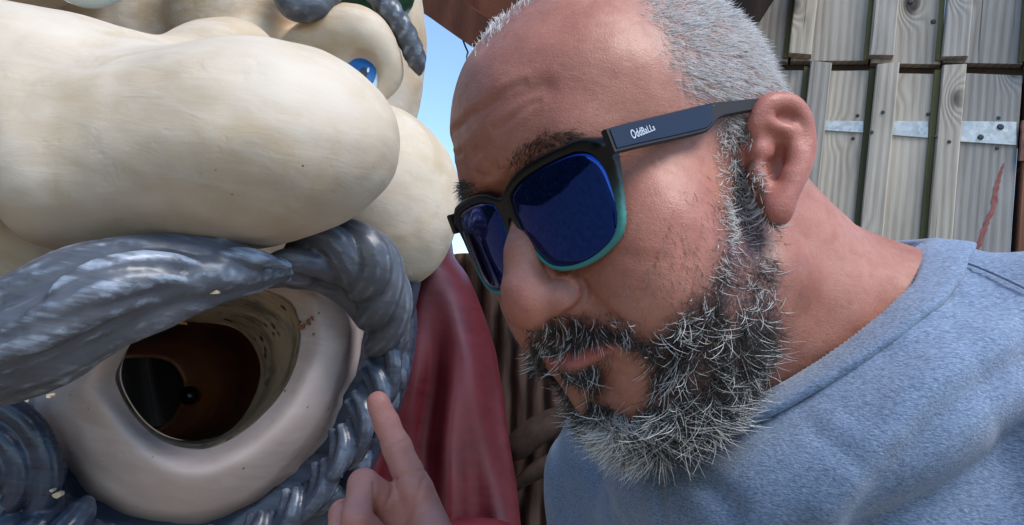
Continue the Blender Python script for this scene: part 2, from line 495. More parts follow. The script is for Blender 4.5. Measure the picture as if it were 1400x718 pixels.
board('rail', ed[0], ed[5], zg - 0.16, zg - 0.06, -0.05, -0.0125, M_DARKWOOD, gate)
# strap hinge: tapered steel band lying on the planks, let in under the battens
def strap(pxa, ya0, ya1, pxb, yb0, yb1, n0=0.0062, n1=0.0092):
    q = []
    for px, y in ((pxa, ya0), (pxb, yb0), (pxb, yb1), (pxa, ya1)):
        q.append(fuv(px, y))
    V = [fpt(s, n, z) for n in (n0, n1) for s, z in q]
    F = [(0, 1, 2, 3), (7, 6, 5, 4)] + [(i, i + 4, (i + 1) % 4 + 4, (i + 1) % 4) for i in range(4)]
    me = bpy.data.meshes.new('strap_hinge'); me.from_pydata([tuple(x) for x in V], [], F); me.update()
    bm = bmesh.new(); bm.from_mesh(me); bmesh.ops.recalc_face_normals(bm, faces=bm.faces)
    bmesh.ops.bevel(bm, geom=list(bm.edges), offset=0.0006, segments=1, affect='EDGES'); bm.to_mesh(me); bm.free()
    return link('strap_hinge', me, M_STEEL, gate, cam=False)
def screw(px, py, n, r, parent, mat=M_SCREW):
    s, z = fuv(px, py); sp = Soup(); V = []; F = []
    for k, (rr, nn) in enumerate(((r, 0), (r, .0008), (r * .7, .0018), (r * .25, .0012))):
        for j in range(10): V.append(fpt(s + rr * math.cos(j * PI / 5), n + nn, z + rr * math.sin(j * PI / 5)))
    for k in range(3):
        for j in range(10): F.append((k * 10 + j, k * 10 + (j + 1) % 10, (k + 1) * 10 + (j + 1) % 10, (k + 1) * 10 + j))
    F.append(tuple(30 + j for j in range(10)))
    sp.put(V, F); return link('screw', sp.mesh('screw'), mat, parent, cam=False)
h1 = strap(1100, 167, 179, 1180, 168, 184)
h2 = strap(1205, 168, 186, 1268, 168, 191)
h3 = strap(1295, 168, 195, 1388, 169, 201)
screw(1117, 173, 0.0093, 0.0045, h1); screw(1339, 190, 0.0093, 0.005, h3); screw(1366, 176, 0.0093, 0.0055, h3)
for px, py in ((1172, 160), (1205, 160), (1268, 158), (1364, 163), (1166, 191), (1190, 187), (1276, 193), (1362, 204), (1294, 200)):
    screw(px, py, 0.0065 if px not in (1205, 1190, 1276, 1294) else 0.0243, 0.0032, gate)
# dried red drip running down the last plank
dp = [(1371, 225, 2), (1366, 240, 3), (1360, 262, 5), (1357, 285, 4), (1348, 305, 3.5), (1341, 325, 5), (1334, 345, 3), (1327, 360, 4), (1318, 385, 3)]
V = []; F = []
dd = spline([(a, b, c) for a, b, c in dp], 40)
for i, (a, b, c) in enumerate(dd):
    w = c * random.uniform(.6, 1.3)
    for n, k in ((0.0061, -1), (0.0064, 0), (0.0061, 1)):
        s, z = fuv(a + k * w, b); V.append(fpt(s, n, z))
for i in range(len(dd) - 1):
    for j in range(2): F.append((i * 3 + j, i * 3 + j + 1, i * 3 + j + 4, i * 3 + j + 3))
link('paint_drip', Soup().put(V, F).mesh('paint_drip'), M_DRIP, gate, cam=False)

wall = thing('boarded_wall', 'grey board and batten wall above the gate with dark knots', 'wall', tuple(fpt(0, -0.05, 0)))
ub = [S(880, 45), S(985, 45), S(1083, 45), S(1192, 45), S(1290, 45), S(1402, 45), S(1500, 45)]
for i in range(6):
    a, b = ub[i], ub[i + 1]
    board('plank', a + .002, b - .002, zu - 0.003 * (i % 2), 1.1, -0.012, 0.006, M_FENCE, wall, seed=60 + i)
    board('batten', a - .002, a + bw * 1.05, zu + 0.004, 1.1, 0.0065, 0.026, M_FENCE, wall, seed=80 + i)
    board('mossy_strip', a - .0105, a - .0025, zu + 0.002, 1.1, 0.006, 0.012, M_MOSS, wall, bev=0.001, seed=90 + i)
board('rail', ub[0], ub[6], zu - 0.028, zu + 0.07, -0.06, -0.0125, M_DARKWOOD, wall)
for px, py in ((1275, 32), (1244, 5)): screw(px, py, 0.0065, 0.0045, wall)
board('backing', ub[0], ub[6], zg - 0.1, zu + 0.1, -0.09, -0.062, M_DARKWOOD, wall)

post = thing('gate_post', 'red brown stained post at the right edge carrying the hinge plate', 'post', tuple(fpt(S(1400), 0, -1.5)))
board('shaft', S(1397), S(1397) + 0.14, -1.5, zg + 0.002, -0.03, 0.012, M_POST, post)
board('backing', S(1386), S(1397) - 0.002, -1.5, zg - 0.004, -0.06, -0.04, M_DARKWOOD, post)
sa, za = fuv(1393, 168); sb, zb = fuv(1440, 225)
board('hinge_plate', sa, sb, zb, za, 0.0122, 0.016, M_RUST, post)

# ------------------------------------------------------------------ timber roof edge above
def beam(name, a, b, w, h, mat, parent, upv=(0.35, -0.1, 0.93), seed=0):
    a = np.asarray(a); b = np.asarray(b); T = b - a; L = np.linalg.norm(T); T /= L
    Bv = np.cross(T, upv); Bv /= np.linalg.norm(Bv); U = np.cross(Bv, T)
    r = random.Random(seed); V = []; F = []; n = 14
    sec = [(-1, -1), (-.96, -1), (.96, -1), (1, -.96), (1, .96), (.96, 1), (-.96, 1), (-1, .96)]
    for i in range(n):
        c = a + T * L * i / (n - 1)
        for x, y in sec: V.append(c + Bv * (x * w / 2 + r.uniform(-.0012, .0012)) + U * (y * h / 2 + r.uniform(-.0012, .0012)))
    for i in range(n - 1):
        for j in range(8): F.append((i * 8 + j, i * 8 + (j + 1) % 8, (i + 1) * 8 + (j + 1) % 8, (i + 1) * 8 + j))
    F.append(tuple(range(8))[::-1]); F.append(tuple((n - 1) * 8 + j for j in range(8)))
    me = Soup().put(V, F).mesh(name, False)
    bm = bmesh.new(); bm.from_mesh(me); bmesh.ops.recalc_face_normals(bm, faces=bm.faces); bm.to_mesh(me); bm.free()
    return link(name, me, mat, parent)
M_BEAM = mat_wood('roof_beam_wood', (0.17, 0.062, 0.038), (0.12, 0.042, 0.025), (0.05, 0.02, 0.012), 90, False)
roof = thing('timber_roof', 'red brown timber roof edge with a heavy beam above the man', 'roof', tuple(AW(680, 20, 1.5)))
beam('beam', A(500, -62, 1.62), A(860, 184, 1.40), 0.07, 0.06, M_BEAM, roof, seed=1)
beam('fascia_board', A(500, -118, 1.66), A(900, 150, 1.42), 0.03, 0.075, M_REDWOOD, roof, seed=2)
for i in range(4):
    beam('roof_board', A(520 + 60 * i, -175 - 10 * i, 1.64 - .0 * i), A(930 + 60 * i, 90 - 40 * i, 1.42), 0.014, 0.08, M_DARKWOOD if i else M_REDWOOD, roof, seed=3 + i)
# wire / twig stub hanging below the beam
tw = Soup().tube([A(633, 55, 1.5), A(636, 63, 1.5), A(640, 72, 1.5)], 0.0016, 6, 8).tube([A(639, 73, 1.5), A(638, 80, 1.5), A(642, 86, 1.5)], 0.0014, 6, 8).tube([A(640, 72, 1.5), A(639.4, 73.5, 1.5)], 0.0012, 6)
o = link('twig', tw.mesh('twig'), M_DARKWOOD, None, AW(636, 60, 1.5)); tag(o, 'thin dark twig hanging below the roof beam against the sky', 'twig')

# ------------------------------------------------------------------ unseen hedge put in left of the frame, something dark for the lenses to mirror
t = NT('added_hedge_leaf', 0.55); v = t.coord(); t.color(t.ramp(t.noise(v, 30, 3), [(0.3, (0.012, 0.028, 0.008)), (0.7, (0.04, 0.085, 0.022))])); M_ADDED_HEDGE = t.m
hr = np.random.default_rng(9); nl = 12000
hp = np.stack([-4.6 + hr.uniform(-.35, .35, nl), hr.uniform(-3.5, 4.5, nl), hr.uniform(.02, 3.25, nl)], 1)
hp[:, 0] = np.where(hr.random(nl) < .7, -4.25 + hr.normal(0, .05, nl) + .08 * np.sin(hp[:, 1] * 5) , hp[:, 0])
d1_ = hr.normal(size=(nl, 3)); d1_ /= np.linalg.norm(d1_, axis=1)[:, None]; d2_ = np.cross(d1_, hr.normal(size=(nl, 3))); d2_ /= np.linalg.norm(d2_, axis=1)[:, None]
HV = np.stack([hp - d1_ * .06, hp + d2_ * .03, hp + d1_ * .06, hp - d2_ * .03], 1).reshape(-1, 3)
added_hedge = thing('added_hedge', 'added unseen dark green hedge left of the painted figure', 'added_hedge', (-4.6, .5, 0))
o = link('added_hedge_foliage', npmesh('added_hedge_foliage', HV, [np.arange(nl * 4).reshape(-1, 4)], False), M_ADDED_HEDGE, added_hedge, cam=False); o['kind'] = 'stuff'
g = Soup(); g.box((-4.65, .5, 1.6), (.28, 3.95, 1.58)); link('added_hedge_branches', g.mesh('added_hedge_branches', False), M_ADDED_HEDGE, added_hedge, cam=False)

# ------------------------------------------------------------------ materials of the painted figure
def mat_paint(name, base, dark, light, hi=None, rough=0.42, hi_lo=0.515, hi_hi=0.57, brush=(18, 18, 70), bumpy=0.25, specks=True, blotch=None, streak=0.5, brk_scale=(32, 32, 90), brk_rot=(0.6, 0.2, 0.4), hi_amt=0.72, tan=None, speck_n=(23, 0.6), speck_r=(0.07, 0.045)):
    t = NT(name, rough, 0.45); v = t.coord()
    big = t.noise(v, 7, 5, 0.6, 0.4); br = t.noise(t.mapping(v, brush, (0.3, 0.5, 0.2)), 1.0, 5, 0.65, 0.6)
    col = t.ramp(big, [(0.28, dark), (0.5, base), (0.75, light)])
    col = t.mix(t.math('MULTIPLY', t.rampf(br, 0.35, 0.7), streak), col, light)
    if blotch is not None:
        col = t.mix(t.math('MULTIPLY', t.rampf(t.noise(v, 11, 6, 0.62, 0.8), 0.5, 0.72), 0.6), col, blotch)
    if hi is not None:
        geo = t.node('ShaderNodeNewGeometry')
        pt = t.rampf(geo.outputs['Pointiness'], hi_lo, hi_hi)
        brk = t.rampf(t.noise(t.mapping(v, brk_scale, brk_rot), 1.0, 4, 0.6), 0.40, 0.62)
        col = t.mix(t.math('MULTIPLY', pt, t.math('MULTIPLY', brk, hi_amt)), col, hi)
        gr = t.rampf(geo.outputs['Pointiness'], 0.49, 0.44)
        col = t.mix(t.math('MULTIPLY', gr, 0.7), col, (*[c * 0.3 for c in dark[:3]], 1))  # grooves darkened in the colour, standing in for crease shade
    if tan is not None:
        tb_ = t.rampf(t.noise(t.mapping(v, (14, 14, 40), (0.3, 0.5, 0.2)), 1.0, 5, 0.7), 0.3, 0.6)
        col = t.mix(t.math('MULTIPLY', t.attr('tan'), t.math('MULTIPLY', tb_, 0.75)), col, tan)
    if specks:
        sp = t.voro(v, 55, rnd=1.0); sm = t.rampf(sp, *speck_r)
        gate_ = t.rampf(t.noise(v, speck_n[0], 2), speck_n[1], speck_n[1] + .03)
        col = t.mix(t.math('MULTIPLY', t.math('MULTIPLY', sm, gate_), 0.75), col, (0.06, 0.045, 0.035, 1))
    t.color(col)
    t.rough(t.math('ADD', t.math('MULTIPLY', br, 0.3), rough - 0.12))
    dents = t.rampf(t.noise(v, 38, 3, 0.5), 0.62, 0.75)
    h = t.math('ADD', t.math('MULTIPLY', br, 0.6), t.math('ADD', t.math('MULTIPLY', t.noise(v, 25, 4), 0.8), t.math('MULTIPLY', dents, -0.35)))
    t.bump(h, bumpy, 0.004)
    return t

M_CREAM = mat_paint('cream_paint', (0.53, 0.425, 0.312), (0.44, 0.335, 0.22), (0.585, 0.505, 0.415), blotch=(0.45, 0.33, 0.195, 1), rough=0.62, tan=(0.42, 0.27, 0.14)).m
M_LIP = mat_paint('pale_pink_paint', (0.50, 0.395, 0.36), (0.42, 0.325, 0.285), (0.57, 0.475, 0.445), rough=0.45, speck_n=(34, 0.5), speck_r=(0.12, 0.07)).m
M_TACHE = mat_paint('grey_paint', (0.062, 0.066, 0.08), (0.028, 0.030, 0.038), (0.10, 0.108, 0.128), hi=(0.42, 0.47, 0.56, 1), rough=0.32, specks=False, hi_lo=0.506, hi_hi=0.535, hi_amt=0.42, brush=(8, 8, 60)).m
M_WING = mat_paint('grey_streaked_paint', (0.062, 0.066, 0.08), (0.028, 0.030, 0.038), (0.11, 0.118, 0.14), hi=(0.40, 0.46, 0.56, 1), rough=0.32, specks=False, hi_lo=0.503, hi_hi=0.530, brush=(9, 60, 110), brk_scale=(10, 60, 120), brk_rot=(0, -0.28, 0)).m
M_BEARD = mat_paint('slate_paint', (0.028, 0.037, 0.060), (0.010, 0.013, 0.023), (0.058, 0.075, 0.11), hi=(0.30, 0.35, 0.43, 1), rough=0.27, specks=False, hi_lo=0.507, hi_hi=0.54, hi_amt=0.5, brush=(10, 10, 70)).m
M_ROBE = mat_paint('dark_red_gloss_paint', (0.072, 0.005, 0.010), (0.04, 0.003, 0.006), (0.095, 0.008, 0.015), rough=0.42, specks=False, bumpy=0.12).m
M_HATG = mat_paint('green_gloss_paint', (0.006, 0.05, 0.025), (0.003, 0.025, 0.012), (0.01, 0.07, 0.035), rough=0.2, specks=False).m
t = NT('eye_white_paint', 0.25); t.color((0.60, 0.75, 0.80, 1)); M_EYEW = t.m
t = NT('blue_iris_paint', 0.2); v = t.coord(); t.color(t.ramp(t.noise(v, 90), [(0.3, (0.0, 0.07, 0.27)), (0.7, (0.003, 0.13, 0.40))])); M_IRIS = t.m
t = NT('black_paint', 0.25); t.color((0.008, 0.008, 0.01, 1)); M_BLACK = t.m
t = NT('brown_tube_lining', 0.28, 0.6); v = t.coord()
rn = t.noise(v, 16, 5, 0.6); rear_glow = t.math('ADD', t.attr('rear_glow'), t.math('MULTIPLY', rn, 0.25))
t.color(t.ramp(rear_glow, [(0.30, (0.055, 0.017, 0.009)), (0.52, (0.30, 0.085, 0.025)), (0.78, (0.85, 0.33, 0.09))])); t.bump(t.noise(v, 40, 3), 0.15, 0.003); M_TUBE = t.m  # orange far end: glow of light painted into the lining colour
# throat: cream paint going green-grey and pitted
t = NT('grimy_throat_paint', 0.5); v = t.coord()
col = t.ramp(t.noise(v, 9, 6, 0.6, 0.5), [(0.25, (0.30, 0.21, 0.13)), (0.5, (0.42, 0.33, 0.23)), (0.75, (0.34, 0.31, 0.25))])
gy = t.rampf(t.noise(t.mapping(v, (14, 40, 14)), 1.0, 5, 0.7), 0.42, 0.68)
col = t.mix(t.math('MULTIPLY', gy, 0.85), col, (0.085, 0.082, 0.066, 1))
pit = t.rampf(t.voro(t.mapping(v, (62, 62, 45)), 1.0), 0.30, 0.17); pg = t.rampf(t.noise(v, 17, 2), 0.44, 0.52)
pm = t.math('MULTIPLY', pit, pg); col = t.mix(t.math('MULTIPLY', pm, 0.9), col, (0.025, 0.018, 0.012, 1))
t.color(col); t.bump(t.math('SUBTRACT', t.noise(v, 60, 4), pm), 0.4, 0.003); M_THROAT = t.m
t = NT('black_cloth', 0.9); t.color((0.006, 0.006, 0.007, 1)); M_CLOTH = t.m
t = NT('chipped_orange', 0.6); t.color((0.45, 0.20, 0.06, 1)); M_CHIP = t.m
t = NT('rust_brown', 0.8); t.color((0.20, 0.075, 0.025, 1)); M_RUSTSPOT = t.m
t = NT('pale_chip', 0.7); t.color((0.55, 0.42, 0.28, 1)); M_CHIP2 = t.m

# ------------------------------------------------------------------ the painted figure
fig = thing('painted_figure', 'giant painted bearded face with bulbous cream nose, blue eyes and open round mouth', 'statue', tuple(AW(280, 900, 1.1)))
b = Body()
px = lambda r, d: r / FPX * d
def E3(cx, cy, d, rx, ry, rd, k=0.02, op='u', rot=0.0):
    c_, s_ = math.cos(rot), math.sin(rot)
    b.ell(A(cx, cy, d), (px(rx, d), rd, px(ry, d)), k, op, np.array([[c_, 0, s_], [0, 1, 0], [-s_, 0, c_]]))
# skull and forehead
E3(330, 60, 1.24, 250, 330, .19, .03)
E3(300, 330, 1.26, 250, 260, .20, .03)
# nose bridge and under-brow hollows
E3(315, 72, .90, 66, 44, .06, .015)
E3(330, 0, 1.02, 95, 110, .06, .07)
bp = spline([A(408, 84, 1.0), A(428, 58, .985), A(462, 40, .975), A(496, 44, .975), A(520, 70, .985), A(532, 112, 1.01)], 22)
b.chain(list(bp), list(np.interp(np.linspace(0, 1, 22), [0, .5, 1], [.015, .020, .011])), .022)
E3(484, 108, 1.0, 51, 52, .034, .022)
E3(490, 106, .952, 32, 40, .034, .003, 's', rot=.18)
E3(120, -10, .9, 60, 34, .05, .02, 's')
E3(-30, -55, 1.02, 170, 75, .08, .03)
# left cheek mass running off the frame
E3(-40, 160, .79, 190, 125, .13, .08)
E3(-30, 330, .92, 120, 130, .08, .04)
E3(95, 112, .80, 180, 74, .105, .08, rot=.10)
# right cheek
E3(522, 268, .975, 105, 128, .10, .012, rot=-.25)
# nose: left wing and bulb
E3(96, 236, .725, 92, 104, .085, .05)
E3(345, 196, .75, 200, 138, .12, .055)
E3(240, 215, .745, 190, 122, .105, .03)
b.cap(A(262, 522, .93), A(196, 541, 1.5), .125, .14, .01, 's')
V, Q = nets(b, A(-330, 760, 1.0) * [1, 0, 1] + [0, .55, 0], A(700, -260, 1.25) * [1, 0, 1] + [0, 1.5, 0], 0.0045, smooth=2)
N = vnormals(V, Q)
nz = np.array([mnoise.noise(Vector(v * 9)) * .005 + mnoise.noise(Vector(v * 21)) * .0020 + mnoise.noise(Vector(v * 48)) * .0008 for v in V])
V = V + N * nz[:, None]
fx, fy = projpx(V)
tan_shade_m = soft(fx, fy, [(165, 5), (205, 48), (245, 58), (280, 34), (335, 22), (372, 34), (395, 62), (418, 66), (436, 44), (470, 22), (520, 24), (548, 60), (560, 110), (572, 170), (590, 170), (590, 60), (560, 20), (480, -40), (165, -40)], 22) * (V[:, 1] > .85)  # tan round the brows is mainly shading, painted into the face colour
fm = npmesh('face', V, [Q]); fattr(fm, 'tan', tan_shade_m)
skin = link('face', fm, M_CREAM, fig)

# eyes (painted bulbs set in the sockets)
def disc(c, n, r1, r2, up, name, mat, parent, thick=.0012, seg=28, dome=.25):
    n = np.asarray(n, float); n /= np.linalg.norm(n); x = np.cross(up, n); x /= np.linalg.norm(x); y = np.cross(n, x)
    V = [c + n * thick]; F = []
    for k in (.5, 1.0, 1.0):
        for j in range(seg):
            a = j / seg * 2 * PI; q = c + x * r1 * k * math.cos(a) + y * r2 * k * math.sin(a)
            V.append(q)
    V = np.array(V)
    for j in range(seg):
        F += [(0, 1 + j, 1 + (j + 1) % seg), (1 + j, 1 + seg + j, 1 + seg + (j + 1) % seg, 1 + (j + 1) % seg)]
    return V[:1 + 2 * seg], F
def on_ball(V, c, r, X, off):
    """lift points onto the ellipsoid surface"""
    q = (V - c) @ X; l = np.sqrt(((q / r) ** 2).sum(1))[:, None]
    return c + ((q / l) * (1 + off / np.mean(r))) @ X.T
def eye(cx, cy, d, r, gaze_px, k_=1.0):
    sp = Soup(); X = np.eye(3); c = A(cx, cy, d); sp.ball(c, r, 28)
    e = link('eye', sp.mesh('eye'), M_EYEW, fig)
    g_ = A(*gaze_px, 1.0) ; g_ = g_ / g_[1]
    # where the gaze pixel's ray meets the front of the ball
    rr = np.asarray(r); aa = ((g_ / rr) ** 2).sum(); bb = -2 * (g_ * c / rr ** 2).sum(); cc = ((c / rr) ** 2).sum() - 1
    dt = bb * bb - 4 * aa * cc; k = (-bb - math.sqrt(max(dt, 0))) / (2 * aa); p = g_ * k
    n = (p - c) / rr ** 2; n /= np.linalg.norm(n); up = np.array([.25, 0, 1])
    V, F = disc(p, n, .0225 * k_, .029 * k_, up, 'iris', None, None)
    ir = link('iris', Soup().put(on_ball(V, c, rr, X, .0012), F).mesh('iris'), M_IRIS, e)
    V, F = disc(p + np.array([.002, 0, -.001]), n, .0050, .0066, up, 'pupil', None, None)
    link('pupil', Soup().put(on_ball(V, c, rr, X, .0022), F).mesh('pupil'), M_BLACK, e)
    V, F = disc(p + np.array([.0085, 0, .003]), n, .0016, .0034, up, 'catchlight', None, None, seg=12)
    link('catchlight', Soup().put(on_ball(V, c, rr, X, .003), F).mesh('catchlight'), M_EYEW, e)
    return e
eye(484, 109, 1.0, (.0430, .0305, .0430), (494, 99), .86)
eye(122, -55, .895, (.054, .04, .053), (112, -60), 1.2)

def group_obj(name, soup, mat, voxel, smooth=3, relief=None, parent=None):
    o = link(name, soup.mesh(name), mat, parent if parent is not None else fig)
    remesh(o, voxel, smooth)
    if relief: disp(o, relief[0], relief[1], name + '_relief')
    return o
# hair locks on the brow and down the temple
s = Soup()
s.tube([A(384, -30, .96), A(392, -6, .95), A(402, 6, .945), A(420, 10, .945), A(440, 2, .95), A(448, -20, .96)], [.012, .018, .019, .018, .015, .01], 12, 26)
s.tube([A(440, -20, .96), A(452, -4, .955), A(468, -14, .96)], [.010, .012, .008], 10, 14)
group_obj('forelock', s, M_TACHE, .0032, 2, (.004, .02))
s = Soup()
tl = [A(505, -22, .99), A(523, 0, .985), A(540, 24, .985), A(554, 46, .99), A(564, 68, .995), A(571, 88, 1.0), A(574, 104, 1.003)]
tp = spline(tl, 60)
for k in range(3):
    a = np.linspace(0, 2.6 * 2 * PI, 60) + k * 2 * PI / 3; rr = np.interp(np.linspace(0, 1, 60), [0, .8, 1], [.0075, .0065, .001])
    T = np.gradient(tp, axis=0); T /= np.linalg.norm(T, axis=1)[:, None]; n1 = np.cross(T, [0, 1, 0]); n1 /= np.linalg.norm(n1, axis=1)[:, None]; n2 = np.cross(T, n1)
    s.tube(tp + (n1 * np.cos(a)[:, None] + n2 * np.sin(a)[:, None]) * rr[:, None], np.interp(np.linspace(0, 1, 60), [0, .75, 1], [.0095, .008, .002]), 8)
group_obj('temple_lock', s, M_TACHE, .0028, 2)
# green hat behind the temple
s = Soup().ball(A(505, -20, 1.12), (px(64, 1.12), .06, px(66, 1.12)), 32)
link('hat', s.mesh('hat'), M_HATG, fig)

# moustache: left wing of broad swirled locks
s = Soup()
W = lambda L: [A(*q) for q in L]
s.tube(W([(402, 362, .755), (300, 350, .705), (200, 352, .68), (110, 372, .665), (30, 412, .66), (-80, 475, .67)]), [.003, .017, .021, .024, .026, .028], 14, 40)
s.tube(W([(402, 372, .76), (310, 374, .70), (220, 386, .675), (130, 412, .655), (40, 455, .645), (-80, 515, .65)]), [.003, .017, .022, .026, .028, .028], 14, 40)
s.tube(W([(398, 380, .765), (310, 392, .71), (235, 418, .685), (150, 448, .67), (60, 487, .655), (-80, 525, .655)]), [.003, .014, .017, .020, .023, .026], 14, 40)
s.tube(W([(360, 386, .755), (290, 398, .735), (213, 428, .715), (138, 470, .70), (58, 512, .685), (-80, 544, .68)]), [.010, .010, .011, .014, .017, .02], 12, 40)
# raised strokes that swirl over the wing
s.tube(W([(300, 372, .685), (230, 356, .662), (150, 366, .640), (90, 395, .628), (65, 425, .626)]), [.003, .008, .011, .010, .004], 10, 30)
s.tube(W([(290, 388, .683), (220, 380, .655), (150, 394, .634), (80, 425, .624), (10, 455, .622)]), [.003, .008, .012, .012, .006], 10, 30)
s.tube(W([(255, 398, .676), (200, 405, .655), (140, 424, .636), (70, 455, .624), (-20, 492, .622)]), [.003, .007, .010, .012, .010], 10, 30)
s.tube(W([(225, 418, .682), (160, 436, .655), (90, 464, .64), (10, 494, .632), (-60, 515, .63)]), [.003, .008, .011, .013, .012], 10, 30)
s.tube(W([(150, 455, .672), (80, 485, .65), (10, 510, .638), (-70, 532, .635)]), [.003, .008, .012, .012], 10, 26)
s.tube(W([(398, 366, .72), (345, 352, .705), (300, 352, .692), (262, 364, .682)]), [.002, .009, .008, .002], 10, 24)
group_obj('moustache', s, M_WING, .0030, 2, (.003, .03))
# moustache right: a twisted rope curling round the lip
def rope(soup, path, R, turns, strands=4, n=110, fat=.62, phase=0.0):
    p = spline(path, n); R = np.interp(np.linspace(0, 1, n), np.linspace(0, 1, len(R)), R)
    T = np.gradient(p, axis=0); T /= np.linalg.norm(T, axis=1)[:, None]
    n1 = np.cross(T, [0, 1, 0]); n1 /= np.linalg.norm(n1, axis=1)[:, None]; n2 = np.cross(T, n1)
    for k in range(strands):
        a = np.linspace(0, turns * 2 * PI, n) + k * 2 * PI / strands + phase
        soup.tube(p + (n1 * np.cos(a)[:, None] + n2 * np.sin(a)[:, None]) * (R * .66)[:, None], R * fat * (1 + .12 * np.sin(a * 1.7 + k)), 10)
s = Soup()
rope(s, W([(366, 372, .765), (410, 358, .775), (455, 344, .79), (492, 352, .80), (512, 379, .82), (525, 418, .84), (527, 460, .865), (516, 505, .89)]), [.010, .020, .027, .029, .028, .026, .021, .010], 1.9, 3, fat=.62)
s.tube(W([(395, 376, .79), (440, 380, .81), (482, 405, .83), (506, 440, .85)]), [.014, .016, .017, .014], 12, 24)
s.tube(W([(360, 382, .78), (405, 380, .79), (455, 392, .81)]), [.010, .010, .010], 12, 24)
group_obj('moustache', s, M_TACHE, .0022, 3)
# beard: chain of curls round the mouth
s = Soup()
# bed of the beard behind the lip
s.tube(W([(528, 385, .96), (530, 450, .97), (505, 530, .97), (462, 610, .96), (410, 680, .93), (300, 760, .92), (150, 770, .90), (20, 700, .90), (-60, 600, .90)]), [.030, .036, .044, .05, .06, .07, .075, .075, .075], 16, 70)
# comma-shaped locks, each of three strokes, laid over one another round the lip
rb = random.Random(5)
def lock(soup, x, y, d, ang, L, bend, wd, rad, flip=1):
    for k in (-1, 0, 1):
        p = []; a = ang; cx_, cy_ = x + k * wd * math.cos(ang + PI / 2), y + k * wd * math.sin(ang + PI / 2)
        for i in range(7):
            f = i / 6; p.append(A(cx_, cy_, d - .014 * math.sin(PI * min(1, f * 1.1)) - .006 * (k == 0)))
            a += bend / 6 * flip; cx_ += L / 6 * math.cos(a); cy_ += L / 6 * math.sin(a)
            if k: cx_ -= k * wd * .11 * math.cos(a + PI / 2); cy_ -= k * wd * .11 * math.sin(a + PI / 2)
        soup.tube(p, [rad * .55, rad, rad * 1.08, rad * .9, rad * .25], 9, 22)
pathb = [(506, 424), (502, 462), (494, 504), (480, 548), (462, 592), (436, 636), (402, 676), (356, 708), (304, 730), (250, 740), (196, 738)]
for i, (x, y) in enumerate(pathb):
    tx, ty = (pathb[min(i + 1, 10)][0] - pathb[max(i - 1, 0)][0], pathb[min(i + 1, 10)][1] - pathb[max(i - 1, 0)][1]); ta = math.atan2(ty, tx)
    ou = rb.uniform(2, 12); x, y = x + ou * math.cos(ta - PI / 2), y + ou * math.sin(ta - PI / 2)
    lock(s, x, y - 14, .874 - .0024 * i, ta - rb.uniform(.9, 1.35), rb.uniform(104, 130), rb.uniform(1.2, 2.0), 15, px(10.5, .87))
    if i < 6: lock(s, x + 22, y + 14, .905 - .002 * i, ta - .7 + rb.uniform(-.35, .25), rb.uniform(62, 84), rb.uniform(1.0, 1.6), 13, px(10, .88))
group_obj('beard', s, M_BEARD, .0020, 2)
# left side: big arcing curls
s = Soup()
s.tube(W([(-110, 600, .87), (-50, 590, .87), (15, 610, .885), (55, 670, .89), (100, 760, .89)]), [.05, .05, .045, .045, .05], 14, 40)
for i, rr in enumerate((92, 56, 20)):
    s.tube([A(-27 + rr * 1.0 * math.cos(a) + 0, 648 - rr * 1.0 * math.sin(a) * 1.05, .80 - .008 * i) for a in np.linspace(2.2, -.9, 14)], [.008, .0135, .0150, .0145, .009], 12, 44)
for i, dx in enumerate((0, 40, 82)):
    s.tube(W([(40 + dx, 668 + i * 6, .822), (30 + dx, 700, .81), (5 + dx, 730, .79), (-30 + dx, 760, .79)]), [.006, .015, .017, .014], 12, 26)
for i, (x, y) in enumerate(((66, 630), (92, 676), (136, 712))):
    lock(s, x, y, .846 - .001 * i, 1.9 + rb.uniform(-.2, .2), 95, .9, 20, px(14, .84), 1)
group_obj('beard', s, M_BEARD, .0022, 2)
# thin outer edge of the beard
lp = []
for (x, y, d), w in zip(((576, 386, .95), (566, 430, .955), (550, 480, .96), (533, 530, .965), (515, 590, .965), (498, 650, .96), (478, 730, .95)), (9, 12, 14, 15, 15, 15, 15)):
    lp.append([A(x, y, d), A(x - w * 1.2, y, d - .02), A(x - w * 3, y - 4, d - .012), A(x - w * 3, y - 4, d + .02), A(x - w, y, d + .015)])
G = loft(lp, 20); G = np.stack([spline(G[:, j], 40) for j in range(20)], 1)
me = npmesh('beard_edge', G.reshape(-1, 3), [grid_faces(40, 20)]); link('beard_edge', me, M_BEARD, fig)

# mouth: lip ring, throat and tube built from loops
LCEN = (268, 528)
def bypolar(pts, n=96):
    p = np.array(pts, float); a = np.arctan2(p[:, 1] - LCEN[1], p[:, 0] - LCEN[0]); o_ = np.argsort(a); p = p[o_]
    q = spline(p, 600, True); a = np.arctan2(q[:, 1] - LCEN[1], q[:, 0] - LCEN[0]); o_ = np.argsort(a); a = a[o_]; q = q[o_]
    th = -PI + np.arange(n) / n * 2 * PI; aa = np.r_[a - 2 * PI, a, a + 2 * PI]
    return [tuple(np.interp(th[i], aa, np.tile(q[:, k], 3)) for k in range(3)) for i in range(n)]
LA = [(484, 440, .885), (473, 505, .882), (444, 578, .878), (400, 640, .874), (350, 684, .87), (300, 705, .868), (240, 712, .866), (168, 698, .864), (110, 650, .862), (76, 592, .86), (60, 542, .86), (140, 430, .86), (320, 374, .875), (455, 380, .885)]
LA0 = [(505, 440, .95), (455, 600, .95), (405, 670, .95), (290, 740, .95), (200, 735, .95), (120, 700, .95), (60, 610, .95), (35, 545, .95), (120, 415, .95), (320, 362, .95), (470, 362, .95)]
